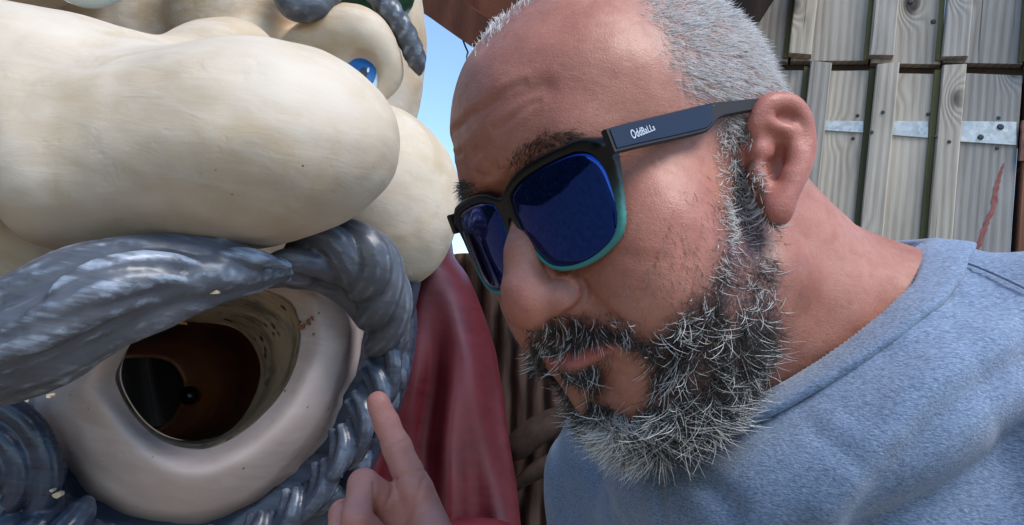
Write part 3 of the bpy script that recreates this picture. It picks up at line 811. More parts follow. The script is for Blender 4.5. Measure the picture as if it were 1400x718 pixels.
LB = [(473, 447, .855), (458, 505, .852), (428, 572, .848), (385, 628, .845), (335, 668, .842), (285, 688, .84), (235, 692, .838), (178, 675, .836), (128, 630, .834), (97, 582, .833), (82, 542, .832), (145, 445, .832), (322, 370, .85), (444, 384, .858)]
LC = [(442, 455, .832), (428, 510, .828), (395, 568, .822), (350, 612, .818), (300, 640, .814), (255, 646, .812), (210, 630, .81), (165, 590, .81), (132, 548, .81), (122, 520, .81), (180, 450, .81), (320, 386, .83), (418, 398, .836)]
LD = [(410, 450, .838), (404, 500, .838), (380, 545, .84), (340, 585, .842), (300, 608, .844), (262, 614, .845), (220, 602, .845), (185, 572, .843), (163, 535, .84), (160, 505, .84), (200, 450, .84), (310, 394, .845), (390, 408, .845)]
LD2 = [(398, 458, .875), (392, 505, .875), (366, 552, .873), (330, 586, .872), (295, 604, .87), (262, 608, .87), (218, 595, .868), (185, 566, .868), (165, 532, .868), (162, 508, .868), (196, 448, .868), (300, 402, .872), (376, 424, .876)]
LE = [(357, 508, .955), (326, 578, .95), (260, 604, .945), (200, 580, .94), (163, 515, .94), (190, 455, .94), (258, 440, .945), (328, 452, .955)]
LA, LA0, LB, LC, LD, LD2, LE = map(bypolar, (LA, LA0, LB, LC, LD, LD2, LE))
n = 96
G = loft([W(l) for l in (LA0, LA, LB, LC, LD)], n); m = 40
G = np.stack([spline(G[:, j], m) for j in range(n)], 1).reshape(-1, 3)
ang = np.tile(np.arange(n) / n * 2 * PI, m); row = np.repeat(np.linspace(0, 1, m), n)
jit = np.array([mnoise.noise(Vector((math.cos(a) * 6, math.sin(a) * 6, .3))) * .008 + mnoise.noise(Vector((math.cos(a) * 19, math.sin(a) * 19, 1))) * .005 for a in ang]) * np.clip(1 - row * 3, 0, 1)
cen = A(285, 540, .87); rad = G - cen; rad /= np.linalg.norm(rad, axis=1)[:, None]
G = G + rad * jit[:, None]
G += np.array([[0, -mnoise.noise(Vector(v * 14)) * .003 - mnoise.noise(Vector(v * 45)) * .0008, 0] for v in G])
link('lip', npmesh('lip', G, [grid_faces(m, n)]), M_LIP, fig)
G = loft([W(l) for l in (LD, LD2, LE)], n); m = 22
G = np.stack([spline(G[:, j], m) for j in range(n)], 1).reshape(-1, 3)
G[n:] += np.array([[mnoise.noise(Vector(v * 30)) * .0016, 0, mnoise.noise(Vector(v * 30 + np.array([5, 0, 0]))) * .0016] for v in G[n:]])
link('throat', npmesh('throat', G, [grid_faces(m, n)]), M_THROAT, fig)
c0 = (sum(A(*q) for q in LE) / len(LE)); c1 = A(192, 541, 1.27)
LE3 = np.array(W(LE)); L2 = [c0 + (q - c0) * .985 + np.array([0, .002, 0]) for q in LE3]
ringr = lambda c, k: [c + (q - c0) * k for q in LE3]
G = loft([L2, ringr(c0 + (c1 - c0) * .33, .97), ringr(c0 + (c1 - c0) * .66, .94), ringr(c1, .90)], n)
G = np.stack([spline(G[:, j], 24) for j in range(n)], 1)
inner = G[-1]; cI = inner.mean(0)
G = np.concatenate([G, [cI + (inner - cI) * .93 + [0, .004, 0]], [cI + (inner - cI) * .93 + [0, .05, 0]]]).reshape(-1, 3)
tm_ = npmesh('mouth_tube', G, [grid_faces(26, n)]); fattr(tm_, 'rear_glow', np.repeat(np.r_[np.linspace(0, 1, 24), .3, 0], n)); tubeo = link('mouth_tube', tm_, M_TUBE, fig)
# black hanging liner with folds at the far end of the tube
V = []; nx_, nz_ = 60, 14
for i in range(nz_):
    for j in range(nx_):
        x = -.16 + .32 * j / (nx_ - 1); z = -.14 + .28 * i / (nz_ - 1)
        V.append(cI + np.array([x, .12 + .02 * math.sin(x * 95 + 1.2 * math.sin(z * 14)) + .01 * math.sin(x * 41), z]))
link('liner', npmesh('liner', V, [grid_faces(nz_, nx_, False)]), M_CLOTH, fig)
# stub bolt on the tube's wall, and the chipped rim above
s = Soup().tube([A(262, 541, 1.17), A(259, 541, 1.155), A(256, 541, 1.14)], [.0135, .0145, .012], 14, 6)
link('bolt', s.mesh('bolt'), M_BLACK, fig)
s = Soup()
for q, w in ((((196, 452, .868), (208, 446, .866), (222, 443, .868)), .0035), (((176, 462, .866), (184, 458, .866), (192, 456, .868)), .0028), (((232, 441, .868), (246, 440, .87), (256, 443, .872)), .003)):
    s.tube(W(q), [w * .4, w, w * .4], 7, 10, flat=.5)
link('chipped_edge', s.mesh('chipped_edge'), M_CHIP, fig)
for (x, y, d, r_) in ((291, 398, .683, 7), (279, 401, .684, 3), (77, 678, .785, 7), (70, 671, .785, 3), (66, 541, .64, 4)):
    V = []; k = 9; s = Soup()
    for j in range(k):
        a = j / k * 2 * PI; r2 = r_ * random.uniform(.6, 1.15); V.append(A(x + r2 * math.cos(a) * 1.2, y + r2 * math.sin(a) * .8, d - .001 * random.random()))
    V += [v + np.array([0, .006, 0]) for v in V]
    s.put(V, [tuple(range(k))[::-1]] + [(j, (j + 1) % k, k + (j + 1) % k, k + j) for j in range(k)])
    link('paint_chip', s.mesh('paint_chip', False), M_CHIP2, fig)

for (x, y, r_) in ((413, 447, 6), (421, 440, 5), (427, 436, 3.5), (408, 441, 2)):
    V = []; k = 11; s = Soup()
    for j in range(k):
        a = j / k * 2 * PI; r2 = r_ * random.uniform(.45, 1.2); V.append(A(x + r2 * math.cos(a), y + r2 * math.sin(a), .8335))
    V += [v + np.array([0, .01, 0]) for v in V]
    s.put(V, [tuple(range(k))[::-1]] + [(j, (j + 1) % k, k + (j + 1) % k, k + j) for j in range(k)])
    link('rust_spot', s.mesh('rust_spot', False), M_RUSTSPOT, fig)

# robe
rows = []
for y in range(330, 861, 22):
    t_ = (y - 352) / 366
    xr = np.interp(y, [330, 352, 380, 430, 480, 540, 600, 660, 718, 860], [618, 622, 642, 662, 678, 688, 696, 706, 712, 735])
    xl = np.interp(y, [330, 352, 420, 520, 620, 718, 860], [560, 540, 520, 490, 440, 400, 380])
    wdt = xr - xl; lp = []
    for a in np.linspace(0, PI, 34):
        u = .5 - .5 * math.cos(a); x = xl + wdt * u
        fold = .016 * math.sin(u * 15 + y * .006) * min(1, max(0, (y - 390) / 150)) + .010 * math.sin(u * 31 + 1 - y * .012) * min(1, max(0, (y - 450) / 200))
        lp.append(A(x, y, 1.10 - .10 * math.sin(a) ** .8 - .03 * t_ - fold))
    for a in np.linspace(PI, 2 * PI, 16)[1:-1]:
        u = .5 - .5 * math.cos(a); lp.append(A(xl + wdt * u, y, 1.12 - .12 * math.sin(a)))
    rows.append(lp)
G = np.array(rows); k = G.shape[1]
G2 = np.stack([spline(G[:, j], 70) for j in range(k)], 1)
me = npmesh('robe', G2.reshape(-1, 3), [grid_faces(70, k), ])
robe = link('robe', me, M_ROBE, fig)
s = Soup()
s.tube(W([(722, 770, 1.05), (690, 742, .99), (640, 744, .955), (590, 770, .94), (540, 820, .94)]), [.010, .024, .030, .034, .036], 18, 40)
group_obj('sleeve', s, M_ROBE, .0042, 4)

# carved trunk with bark strips behind the robe
trunk = thing('tree_stump', 'dark brown carved stump with split bark and a short log between robe and man', 'stump', tuple(AW(740, 1200, 1.35)))
ny, na = 60, 220; V = []
for i in range(ny):
    y = 352 + 560 * i / (ny - 1)
    for j in range(na):
        a = j / na * 2 * PI
        R = .165 + .01 * math.sin(a * 2 + 1) + .02 * (i / ny) ** 2
        strip = a * 19 + .9 * math.sin(y * .011 + a * 3) + .5 * math.sin(y * .03)
        R += .016 * abs(math.sin(strip)) ** .45 + .005 * mnoise.noise(Vector((a * 9, y * .02, 0))) + .003 * mnoise.noise(Vector((a * 40, y * .02, 3)))
        c = A(755, y, 1.36); V.append(c + np.array([R * math.cos(a), R * math.sin(a), .006 * math.sin(a * 7) if i == 0 else 0]))
top = len(V); V.append(A(755, 352, 1.36) + [0, 0, .004])
me = bpy.data.meshes.new('bark'); F = [tuple(f) for f in grid_faces(ny, na).tolist()] + [(top, j, (j + 1) % na) for j in range(na)]
me.from_pydata([tuple(v) for v in V], [], F); me.update(); me.shade_smooth()
t = NT('brown_bark', 0.6, 0.35); v = t.coord()
t.color(t.ramp(t.noise(t.mapping(v, (30, 30, 3)), 1.0, 5, 0.65), [(0.3, (0.022, 0.011, 0.007)), (0.55, (0.070, 0.034, 0.021)), (0.78, (0.12, 0.066, 0.043))])); t.bump(t.noise(t.mapping(v, (120, 120, 8)), 1.0, 4), 0.5, 0.004); M_BARK = t.m
link('bark', me, M_BARK, trunk)
t = NT('peeled_branch', 0.85, 0.15); v = t.coord(); t.color(t.ramp(t.noise(v, 40, 5), [(0.3, (0.020, 0.012, 0.009)), (0.7, (0.045, 0.028, 0.022))])); t.bump(t.noise(v, 80, 4), 0.4, 0.002); M_LOG = t.m
s = Soup().tube(W([(694, 622, 1.14), (706, 612, 1.13), (728, 594, 1.13), (756, 578, 1.14), (800, 566, 1.16)]), [.010, .019, .021, .020, .018], 16, 34)
s.tube(W([(704, 665, 1.13), (740, 640, 1.13), (800, 615, 1.15)]), [.008, .014, .014], 12, 24)
o = link('log', s.mesh('log'), M_LOG, trunk)

# ------------------------------------------------------------------ the man
HT = np.array([.0861, .4583, .0344])
HR = np.array([[-0.76326254, -0.58004717, -0.28456207], [0.53955226, -0.81453169, 0.21312319], [-0.35540633, 0.00913284, 0.93466729]]).T
q_, r_ = np.linalg.qr(HR); HR = q_ * np.sign(np.diag(r_))
def H(f, l, u): return HT + HR @ np.array([f, l, u], float)
def toH(P): return (P - HT) @ HR
def HP(L): return [H(*q) for q in L]
LT = np.array([.64, -.69, .33]); LT /= np.linalg.norm(LT)
UT = np.array([-.25, .21, .93]); UT -= LT * (UT @ LT); UT /= np.linalg.norm(UT)
FT = np.cross(LT, UT)
TR = np.stack([FT, LT, UT], 1)
SL = A(1500, 500, .43); SR = A(853, 655, .66); MID = (SL + SR) / 2
NB = A(1130, 440, .50)
body = Body()
def he(c, r, k=.01, op='u', rot=None):
    X = HR if rot is None else HR @ rot
    body.ell(H(*c), r, k, op, X)
def he2(c, r, k=.01, op='u', rot=None):
    he(c, r, k, op, rot); he((c[0], -c[1], c[2]), r, k, op, None if rot is None else np.diag([1, -1, 1]) @ rot @ np.diag([1, -1, 1]))
def hc2(a, b_, ra, rb=None, k=.01, op='u'):
    body.cap(H(*a), H(*b_), ra, rb, k, op); body.cap(H(a[0], -a[1], a[2]), H(b_[0], -b_[1], b_[2]), ra, rb, k, op)
# skull, forehead, face
he((.002, 0, .044), (.090, .0755, .087), .01)
he((.048, 0, .060), (.0592, .064, .056), .03)
he((.048, 0, -.025), (.050, .060, .075), .03)
hc2((.084, .040, .043), (.092, .010, .043), .010, .010, .016)           # brow
he2((.060, .047, -.008), (.030, .026, .024), .02)                       # cheek bones
he2((.062, .040, -.036), (.034, .030, .034), .02)                       # cheeks
hc2((.004, .054, -.056), (.066, .026, -.094), .018, .018, .03)          # jaw
he((.074, 0, -.057), (.0235, .031, .034), .02)                           # muzzle
he((.071, 0, -.090), (.020, .022, .019), .02)                           # chin
he2((.095, .033, .015), (.014, .019, .013), .012, 's')                  # eye hollows
he2((.078, .033, .014), (.0135, .0135, .0125), .006)                    # closed lids behind the lenses
he((.112, 0, .018), (.018, .070, .017), .014, 's')
# nose
body.chain(HP([(.084, 0, .036), (.0925, 0, .020), (.1045, 0, .001), (.1115, 0, -.015)]), [.0080, .0078, .0086, .0115], .008)
he((.1112, 0, -.0242), (.0132, .0142, .0132), .008)
he2((.1005, .0160, -.0270), (.0125, .0088, .0098), .005)
he2((.106, .0075, -.0385), (.006, .0042, .006), .003, 's')
he((.100, 0, -.034), (.010, .004, .006), .006)
# mouth
hc2((.0990, 0, -.0505), (.093, .024, -.0545), .0052, .0030, .006)
hc2((.0990, 0, -.0615), (.093, .023, -.0565), .0072, .0036, .005)
hc2((.1065, 0, -.0555), (.096, .0255, -.0550), .0012, .0010, .003, 's')
he((.099, 0, -.073), (.008, .016, .004), .008, 's')
# ears
def rotu(a): c, s_ = math.cos(a), math.sin(a); return np.array([[c, -s_, 0], [s_, c, 0], [0, 0, 1]])
EF, EL = .004, -.003
hel = [(.001, .0775, .011), (.001, .0800, .019), (-.004, .0840, .0245), (-.011, .0880, .0255), (-.0195, .0915, .0215), (-.0220, .0930, .0115), (-.0180, .0920, .001), (-.0100, .0895, -.008), (-.0005, .0860, -.0165), (.0060, .0820, -.0225), (.0095, .0785, -.0260)]
ct_, st_ = math.cos(.52), math.sin(.52)
for sg in (1, -1):
    P_ = HP([(f + EF, sg * (l + EL * (l - .074) / .016), u) for f, l, u in hel]); hs = spline(P_, 26)
    til = np.array([[ct_, 0, -st_], [0, 1, 0], [st_, 0, ct_]])
    rt = rotu(-sg * .42) @ til
    body.ell(H(-.0065 + EF, sg * (.0800 + EL * .6), .000), (.0145, .0068, .0285), .006, 'u', HR @ rt)
    body.ell(H(-.0010 + EF, sg * (.0870 + EL * .6), -.005), (.0092, .0100, .0122), .004, 's', HR @ til)
    body.ell(H(-.0085 + EF, sg * (.0905 + EL * .6), .011), (.0060, .0040, .0130), .005, 's', HR @ rt)
    body.chain(list(hs), list(np.interp(np.linspace(0, 1, 26), [0, .25, .6, 1], [.0026, .0042, .0042, .0040])), .0035)
    body.chain(HP([(-.003 + EF, sg * (.0855 + EL * .6), .017), (-.0115 + EF, sg * (.0885 + EL * .6), .009), (-.0105 + EF, sg * (.0880 + EL * .6), -.001), (-.003 + EF, sg * (.0850 + EL * .6), -.0105), (.002 + EF, sg * (.0815 + EL * .6), -.0175)]), [.0026, .0032, .0032, .0030, .0028], .004)
    body.chain(HP([(.0040 + EF, sg * (.0790 + EL * .6), .006), (-.0020 + EF, sg * (.0805 + EL * .6), .003)]), [.003, .002], .004)
    body.ell(H(.0080 + EF, sg * (.0760 + EL * .6), -.0060), (.0045, .0040, .0065), .004, 'u', HR)
    body.ell(H(.0050 + EF, sg * (.0790 + EL * .6), -.0225), (.0085, .0050, .0090), .006, 'u', HR)
# neck and shoulders
body.cap(H(-.030, 0, -.030), NB - UT * .03, .060, .066, .025)
body.cap(H(.012, 0, -.075), NB + FT * .006 - UT * .01, .042, .046, .03)
body.cap(NB + LT * .02 - FT * .025 - UT * .012, SL - UT * .005, .048, .050, .035)
body.cap(NB - LT * .02 - FT * .025 - UT * .012, SR - UT * .005, .048, .050, .035)
body.ell(MID - UT * .15 + FT * .01, (.105, .165, .23), .05, 'u', TR)
ELR = np.array([.080, .62, -.44]); WR = A(628, 880, .585)
body.chain([SR, ELR, WR], [.055, .042, .029], .02)
ELL = np.array([.34, .22, -.24]); WL = np.array([.15, .05, -.145])
body.chain([SL, ELL, WL], [.055, .042, .030], .02)
# right hand: index finger up, the others curled into the palm
def fing(pts, rs, k=.004): body.chain([A(*q) for q in pts], rs, k)
palm = [A(572, 676, .572), A(540, 700, .578), A(510, 725, .585), A(486, 752, .592)]
for q, r2 in zip(palm, (.0125, .0125, .012, .011)): body.cap(q, WR + (q - palm[1]) * .4 + [0, 0, .01], r2, .017, .012)
body.ell(A(592, 765, .558), (.018, .016, .032), .012, 'u')
fing([(565, 664, .572), (543, 612, .578), (528, 578, .584), (516, 549, .588)], [.0124, .0103, .0090, .0076])
body.ell(A(519, 556, .5845), (.0076, .0070, .0100), .004)
fing([(540, 694, .578), (497, 662, .556), (487, 706, .540), (512, 728, .553)], [.0125, .0103, .0095, .0085])
fing([(510, 720, .585), (470, 704, .566), (462, 748, .548), (490, 765, .56)], [.012, .0100, .0092, .0082])
fing([(486, 752, .592), (450, 742, .578), (446, 780, .560), (472, 792, .57)], [.011, .0088, .008, .0072])
fing([(622, 800, .566), (600, 770, .548), (560, 772, .535), (528, 782, .535)], [.015, .0125, .0105, .009], .006)
# left hand, out of frame, holding the camera phone
pl = WL + np.array([-.05, -.01, .05])
body.ell(pl, (.042, .016, .040), .012, 'u')
body.cap(WL, pl, .024, .02, .012)
for i in range(4):
    k0 = pl + np.array([-.028 - .004 * i, -.012, .03 - .02 * i]); body.chain([k0, k0 + [-.022, -.03, .004], k0 + [-.012, -.05, .006], k0 + [.008, -.056, .006]], [.010, .009, .0085, .0075], .004)
body.chain([pl + [.03, 0, .02], pl + [.025, -.03, .045], pl + [.0, -.05, .06]], [.012, .010, .0085], .006)

lo_ = np.array([-.17, -.05, -.49]); hi_ = np.array([.42, .74, .225])
V, Q = nets(body, lo_, hi_, 0.0018, smooth=2)
Hc = toH(V); Hm = Hc * [1, 0, 1] + np.abs(Hc) * [0, 1, 0]
N = vnormals(V, Q)
Pm = HT + Hm @ HR.T
mx, my = projpx(Pm)
onhead = (Hc[:, 2] > -.14) & (np.linalg.norm(Hc, axis=1) < .19)
Nm = (N @ HR); Nm = Nm * np.where(Hc[:, 1:2] < 0, [[1, -1, 1]], [[1, 1, 1]]) @ HR.T
facing = (np.einsum('ij,ij->i', Nm, -Pm / np.linalg.norm(Pm, axis=1)[:, None]) > 0.02) & onhead
front = facing & (Hc[:, 0] > -.03)
# creases: forehead lines, frown, cheek fold, neck lines (px in the photograph, mirrored for the far side)
def crease(pts, amp, w):
    d = polydist(mx, my, spline(pts, 24)); g = np.exp(-(d / w) ** 2) - .22 * np.exp(-((d - 2.0 * w) / w) ** 2)
    return np.where(front, amp * g, 0)
dz = np.zeros(len(V))
dz -= crease([(626, 168), (640, 160), (660, 148), (676, 137), (695, 122), (716, 112)], .0008, 4)
dz -= crease([(628, 175), (660, 156), (700, 132), (745, 118)], .0010, 11)
dz -= crease([(676, 178), (695, 166), (714, 150), (735, 138)], .0008, 4)
dz -= crease([(628, 215), (645, 208), (660, 205)], .0008, 5)
dz -= crease([(664, 250), (672, 238), (676, 226)], .0010, 5)
dz -= crease([(786, 374), (798, 388), (799, 406), (788, 421), (772, 430)], .0019, 4)
dz -= crease([(800, 392), (812, 410), (830, 428), (850, 440)], .0012, 7)
dz -= crease([(852, 348), (880, 356), (910, 352)], .0003, 8)
dz += np.where(onhead, [mnoise.noise(Vector(v * 55)) * .0007 + mnoise.noise(Vector(v * 24)) * .0010 for v in V], [mnoise.noise(Vector(v * 60)) * .0005 for v in V])
hxp, hyp = projpx(V)
hand = (V[:, 1] > .5) & (V[:, 0] < .0) & (V[:, 2] < -.07)
for pts, w, am in (([(528, 618), (545, 607), (558, 600)], 2.2, .0007), ([(520, 583), (534, 574)], 2.0, .0005), ([(538, 655), (560, 648), (580, 642)], 2.4, .0009), ([(540, 656), (536, 676), (524, 700)], 3, .0012), ([(580, 655), (570, 680), (552, 718)], 3, .0010), ([(478, 690), (500, 688)], 2.0, .0007), ([(511, 660), (513, 700)], 2.5, .0012)):
    d = polydist(hxp, hyp, spline(pts, 14)); dz -= np.where(hand, am * np.exp(-(d / w) ** 2), 0)
V = V + N * dz[:, None]
N = vnormals(V, Q)
# colour zones of the skin and hair roots
LIPS = [(762, 486), (788, 477), (820, 466), (842, 464), (836, 480), (816, 494), (790, 504), (770, 503)]
PATCH = [(838, 470), (872, 476), (888, 500), (886, 545), (862, 570), (838, 566), (824, 545), (822, 512)]
BEARDP = [(976, 160), (990, 230), (992, 290), (984, 345), (960, 395), (920, 435), (888, 462), (860, 446), (820, 438), (785, 434), (757, 440), (735, 455), (735, 480), (755, 530), (790, 600), (850, 660), (930, 650), (1000, 610), (1036, 540), (1060, 470), (1068, 400), (1060, 330), (1044, 265), (1032, 210), (1030, 160)]
HAIRP = [(890, 30), (905, 70), (925, 110), (950, 138), (985, 150), (990, 175), (1030, 180), (1050, 140), (1075, 60), (1040, -100), (800, -260), (560, -60), (632, 70), (668, 42), (705, 2), (760, -22), (820, -28), (868, -12)]
fl = facing.astype(float)
lipm = soft(mx, my, LIPS, 7) * fl
patch = soft(mx, my, PATCH, 14) * fl
beardm = soft(mx, my, BEARDP, 30) * fl * (1 - lipm) * (1 - patch) * (Hc[:, 0] > -.005)
under = onhead & (Hc[:, 2] < -.075) & (Hc[:, 0] > .0) & ~facing & (Hc[:, 0] * .5 - Hc[:, 2] < .16)
beardm = np.maximum(beardm, under * np.clip((.105 + Hc[:, 0] * .35 + Hc[:, 2]) / .02, 0, 1))
hairm = soft(mx, my, HAIRP, 36) * fl * (Hc[:, 2] > -.01)
back = np.clip((-.022 - Hc[:, 0]) / .01, 0, 1) * np.clip((Hc[:, 2] + .015) / .02, 0, 1) * onhead * (np.abs(Hc[:, 1]) < .085)
hairm = np.maximum(hairm, back); hairm = np.maximum(hairm, np.clip((Hc[:, 2] - .118) / .006, 0, 1) * (Hc[:, 0] < .055) * onhead)
earv = ((np.abs(Hc[:, 1]) > .0775) | ((np.abs(Hc[:, 1]) > .066) & (Hc[:, 0] < np.where(np.abs(Hc[:, 2] + .004) < .016, .0115, .0055)) & (np.abs(Hc[:, 2]) < .034))) & onhead & (Hc[:, 0] < .022) & (Hc[:, 0] > -.04) & (np.abs(Hc[:, 2]) < .05)
hairm[earv] = 0; beardm[earv] = 0
red = np.zeros(len(V))
g3 = lambda c, r: np.exp(-(((Hm - np.array(c)) / r) ** 2).sum(1))
red += .8 * g3((.122, 0, -.022), (.016, .018, .014)) + .55 * g3((.07, .055, -.02), (.03, .03, .024)) + .6 * earv + .25 * g3((.09, .02, .07), (.03, .05, .03))
tip = np.exp(-((hxp - 516) ** 2 + (hyp - 556) ** 2) / 22 ** 2) * hand; red += 1.0 * tip + .55 * hand
me = npmesh('person', V, [Q])
Vm, Qm = V, Q
for nm, a in (('lip', lipm), ('beard', beardm), ('hair', hairm), ('red', np.clip(red, 0, 1)), ('palm', hand.astype(float))): fattr(me, nm, a)

t = NT('skin', 0.46, 0.45); v = t.coord()
n1 = t.noise(v, 26, 5, 0.6); n2 = t.noise(v, 130, 4, 0.6); n3 = t.noise(v, 420, 3, 0.6)
col = t.ramp(n1, [(0.28, (0.275, 0.098, 0.064)), (0.5, (0.36, 0.145, 0.098)), (0.74, (0.43, 0.195, 0.138))])
col = t.mix(t.math('MULTIPLY', t.rampf(n2, 0.44, 0.70), 0.42), col, (0.27, 0.082, 0.058))
col = t.mix(t.math('MULTIPLY', t.rampf(n3, 0.5, 0.75), 0.25), col, (0.45, 0.24, 0.17))
col = t.mix(t.math('MULTIPLY', t.attr('red'), 0.65), col, (0.40, 0.105, 0.085))
pr = t.rampf(t.voro(v, 820), 0.32, 0.10)
col = t.mix(t.math('MULTIPLY', pr, 0.30), col, (0.17, 0.055, 0.038))
ves = t.rampf(t.noise(t.mapping(v, (190, 190, 190)), 1.0, 6, 0.75, 2.0), 0.60, 0.66)
col = t.mix(t.math('MULTIPLY', ves, t.math('MULTIPLY', t.attr('red'), 0.5)), col, (0.36, 0.06, 0.05))
col = t.mix(t.math('MULTIPLY', t.attr('palm'), 0.75), col, t.mix(n2, (0.44, 0.175, 0.135), (0.57, 0.275, 0.225)))
fr = t.rampf(t.voro(v, 75), 0.07, 0.045); fg = t.rampf(t.noise(v, 30, 2), 0.60, 0.64)
col = t.mix(t.math('MULTIPLY', t.math('MULTIPLY', fr, fg), 0.55), col, (0.14, 0.06, 0.04))
col = t.mix(t.math('MULTIPLY', t.attr('lip'), 0.85), col, t.mix(n2, (0.34, 0.075, 0.07), (0.46, 0.14, 0.125)))
stub = t.rampf(t.noise(t.mapping(v, (900, 900, 500)), 1.0, 2), 0.38, 0.6)
col = t.mix(t.math('MULTIPLY', t.attr('beard'), t.math('ADD', t.math('MULTIPLY', stub, 0.45), 0.42)), col, (0.022, 0.017, 0.016))
col = t.mix(t.math('MULTIPLY', t.attr('hair'), t.math('ADD', t.math('MULTIPLY', stub, 0.35), 0.2)), col, (0.24, 0.20, 0.19))
t.color(col)
pores = t.voro(v, 1150); fine = t.noise(v, 600, 3)
lines = t.noise(t.mapping(v, (150, 150, 420), (0.3, 0.4, 0.2)), 1.0, 3)
h = t.math('ADD', t.math('MULTIPLY', pores, 0.5), t.math('ADD', t.math('MULTIPLY', fine, 0.5), t.math('MULTIPLY', lines, 0.8)))
t.bump(h, 0.26, 0.0009)
t.rough(t.math('ADD', t.math('MULTIPLY', n2, 0.24), 0.37))
t.b.inputs['Subsurface Weight'].default_value = 0.18; t.b.inputs['Subsurface Radius'].default_value = (1.0, 0.35, 0.2); t.b.inputs['Subsurface Scale'].default_value = 0.006
M_SKIN = t.m
person = link('person', me, M_SKIN, None, AW(900, 1500, .5))
tag(person, 'man with grey buzz cut and bushy grizzled beard leaning in and pointing a finger up', 'person')

# ---- hair as individual strands
def hairmat(name, dark, light, rough=0.45):
    t = NT(name, rough, 0.5); t.color(t.ramp(t.attr('tone'), [(0.0, dark), (0.5, tuple((a + b_) / 2 * .8 for a, b_ in zip(dark, light))), (1.0, light)])); return t.m
M_BHAIR = hairmat('grizzled_hair', (0.010, 0.008, 0.008), (0.80, 0.78, 0.75))
M_SHAIR = hairmat('grey_stubble_hair', (0.10, 0.09, 0.088), (0.86, 0.86, 0.86))
M_BROW = hairmat('dark_brow_hair', (0.014, 0.009, 0.007), (0.20, 0.15, 0.12))

def strands(name, roots, dirs, length, rad, tone, curl, grav, segs, mat, parent, seed=1, ax=None, kink=.03):
    r = np.random.default_rng(seed); n = len(roots)
    d = dirs / np.linalg.norm(dirs, axis=1)[:, None]
    ax = r.normal(size=(n, 3)) if ax is None else ax; ax = ax - d * (ax * d).sum(1)[:, None]; ax /= np.linalg.norm(ax, axis=1)[:, None]
    P = [roots]; cur = roots.copy(); st = length / segs; dd = d.copy()
    kap = curl * r.normal(1, .35, n)
    for i in range(segs):
        dd = dd + ax * (kap / segs)[:, None] + grav * (.9 / segs) + r.normal(size=(n, 3)) * (kink * np.abs(curl))[:, None] if not np.isscalar(curl) else dd
        dd /= np.linalg.norm(dd, axis=1)[:, None]
        cur = cur + dd * st[:, None]; P.append(cur.copy())
    P = np.stack(P, 1)                                  # n, segs+1, 3
    T = np.gradient(P, axis=1); T /= np.linalg.norm(T, axis=2, keepdims=True) + 1e-12
    ref = np.where(np.abs(T[..., :1]) < .8, [[[1., 0, 0]]], [[[0, 0, 1.]]])
    X = np.cross(T, ref); X /= np.linalg.norm(X, axis=2, keepdims=True); Y = np.cross(T, X)
    rr = rad[:, None] * np.interp(np.linspace(0, 1, segs + 1), [0, .6, 1], [1, .9, .25])[None]
    S_ = 3; a = np.arange(S_) / S_ * 2 * PI
    VV = P[:, :, None] + rr[:, :, None, None] * (np.cos(a)[None, None, :, None] * X[:, :, None] + np.sin(a)[None, None, :, None] * Y[:, :, None])
    base = (np.arange(n) * (segs + 1) * S_)[:, None, None]
    i, j = np.meshgrid(np.arange(segs), np.arange(S_), indexing='ij'); k = (j + 1) % S_
    f = np.stack([i * S_ + j, i * S_ + k, (i + 1) * S_ + k, (i + 1) * S_ + j], -1).reshape(1, -1, 4)
    F = (base + f).reshape(-1, 4)
    me = npmesh(name, VV.reshape(-1, 3), [F])
    fattr(me, 'tone', np.repeat(tone, (segs + 1) * S_))
    o = link(name, me, mat, parent); return o

def scatter(weight, n, seed):
    """random points on the body mesh, density following a per-vertex weight"""
    r = np.random.default_rng(seed)
    w = weight[Qm].mean(1); ar = np.linalg.norm(np.cross(Vm[Qm[:, 2]] - Vm[Qm[:, 0]], Vm[Qm[:, 3]] - Vm[Qm[:, 1]]), axis=1) * .5
    p = w * ar; p /= p.sum(); f = r.choice(len(p), n, p=p)
    a, b_ = r.random((2, n)); c = Vm[Qm[f]]
    P = (c[:, 0] * ((1 - a) * (1 - b_))[:, None] + c[:, 1] * (a * (1 - b_))[:, None] + c[:, 2] * (a * b_)[:, None] + c[:, 3] * ((1 - a) * b_)[:, None])
    Nn = N[Qm[f]].mean(1); Nn /= np.linalg.norm(Nn, axis=1)[:, None]
    return P, Nn
def mpx(P):
    h = toH(P); h = h * [1, 0, 1] + np.abs(h) * [0, 1, 0]; return projpx(HT + h @ HR.T) + (h,)
Fd, Ld, Ud = HR[:, 0], HR[:, 1], HR[:, 2]
G_ = np.array([-.114, 0, -.99])      # down in the lens frame

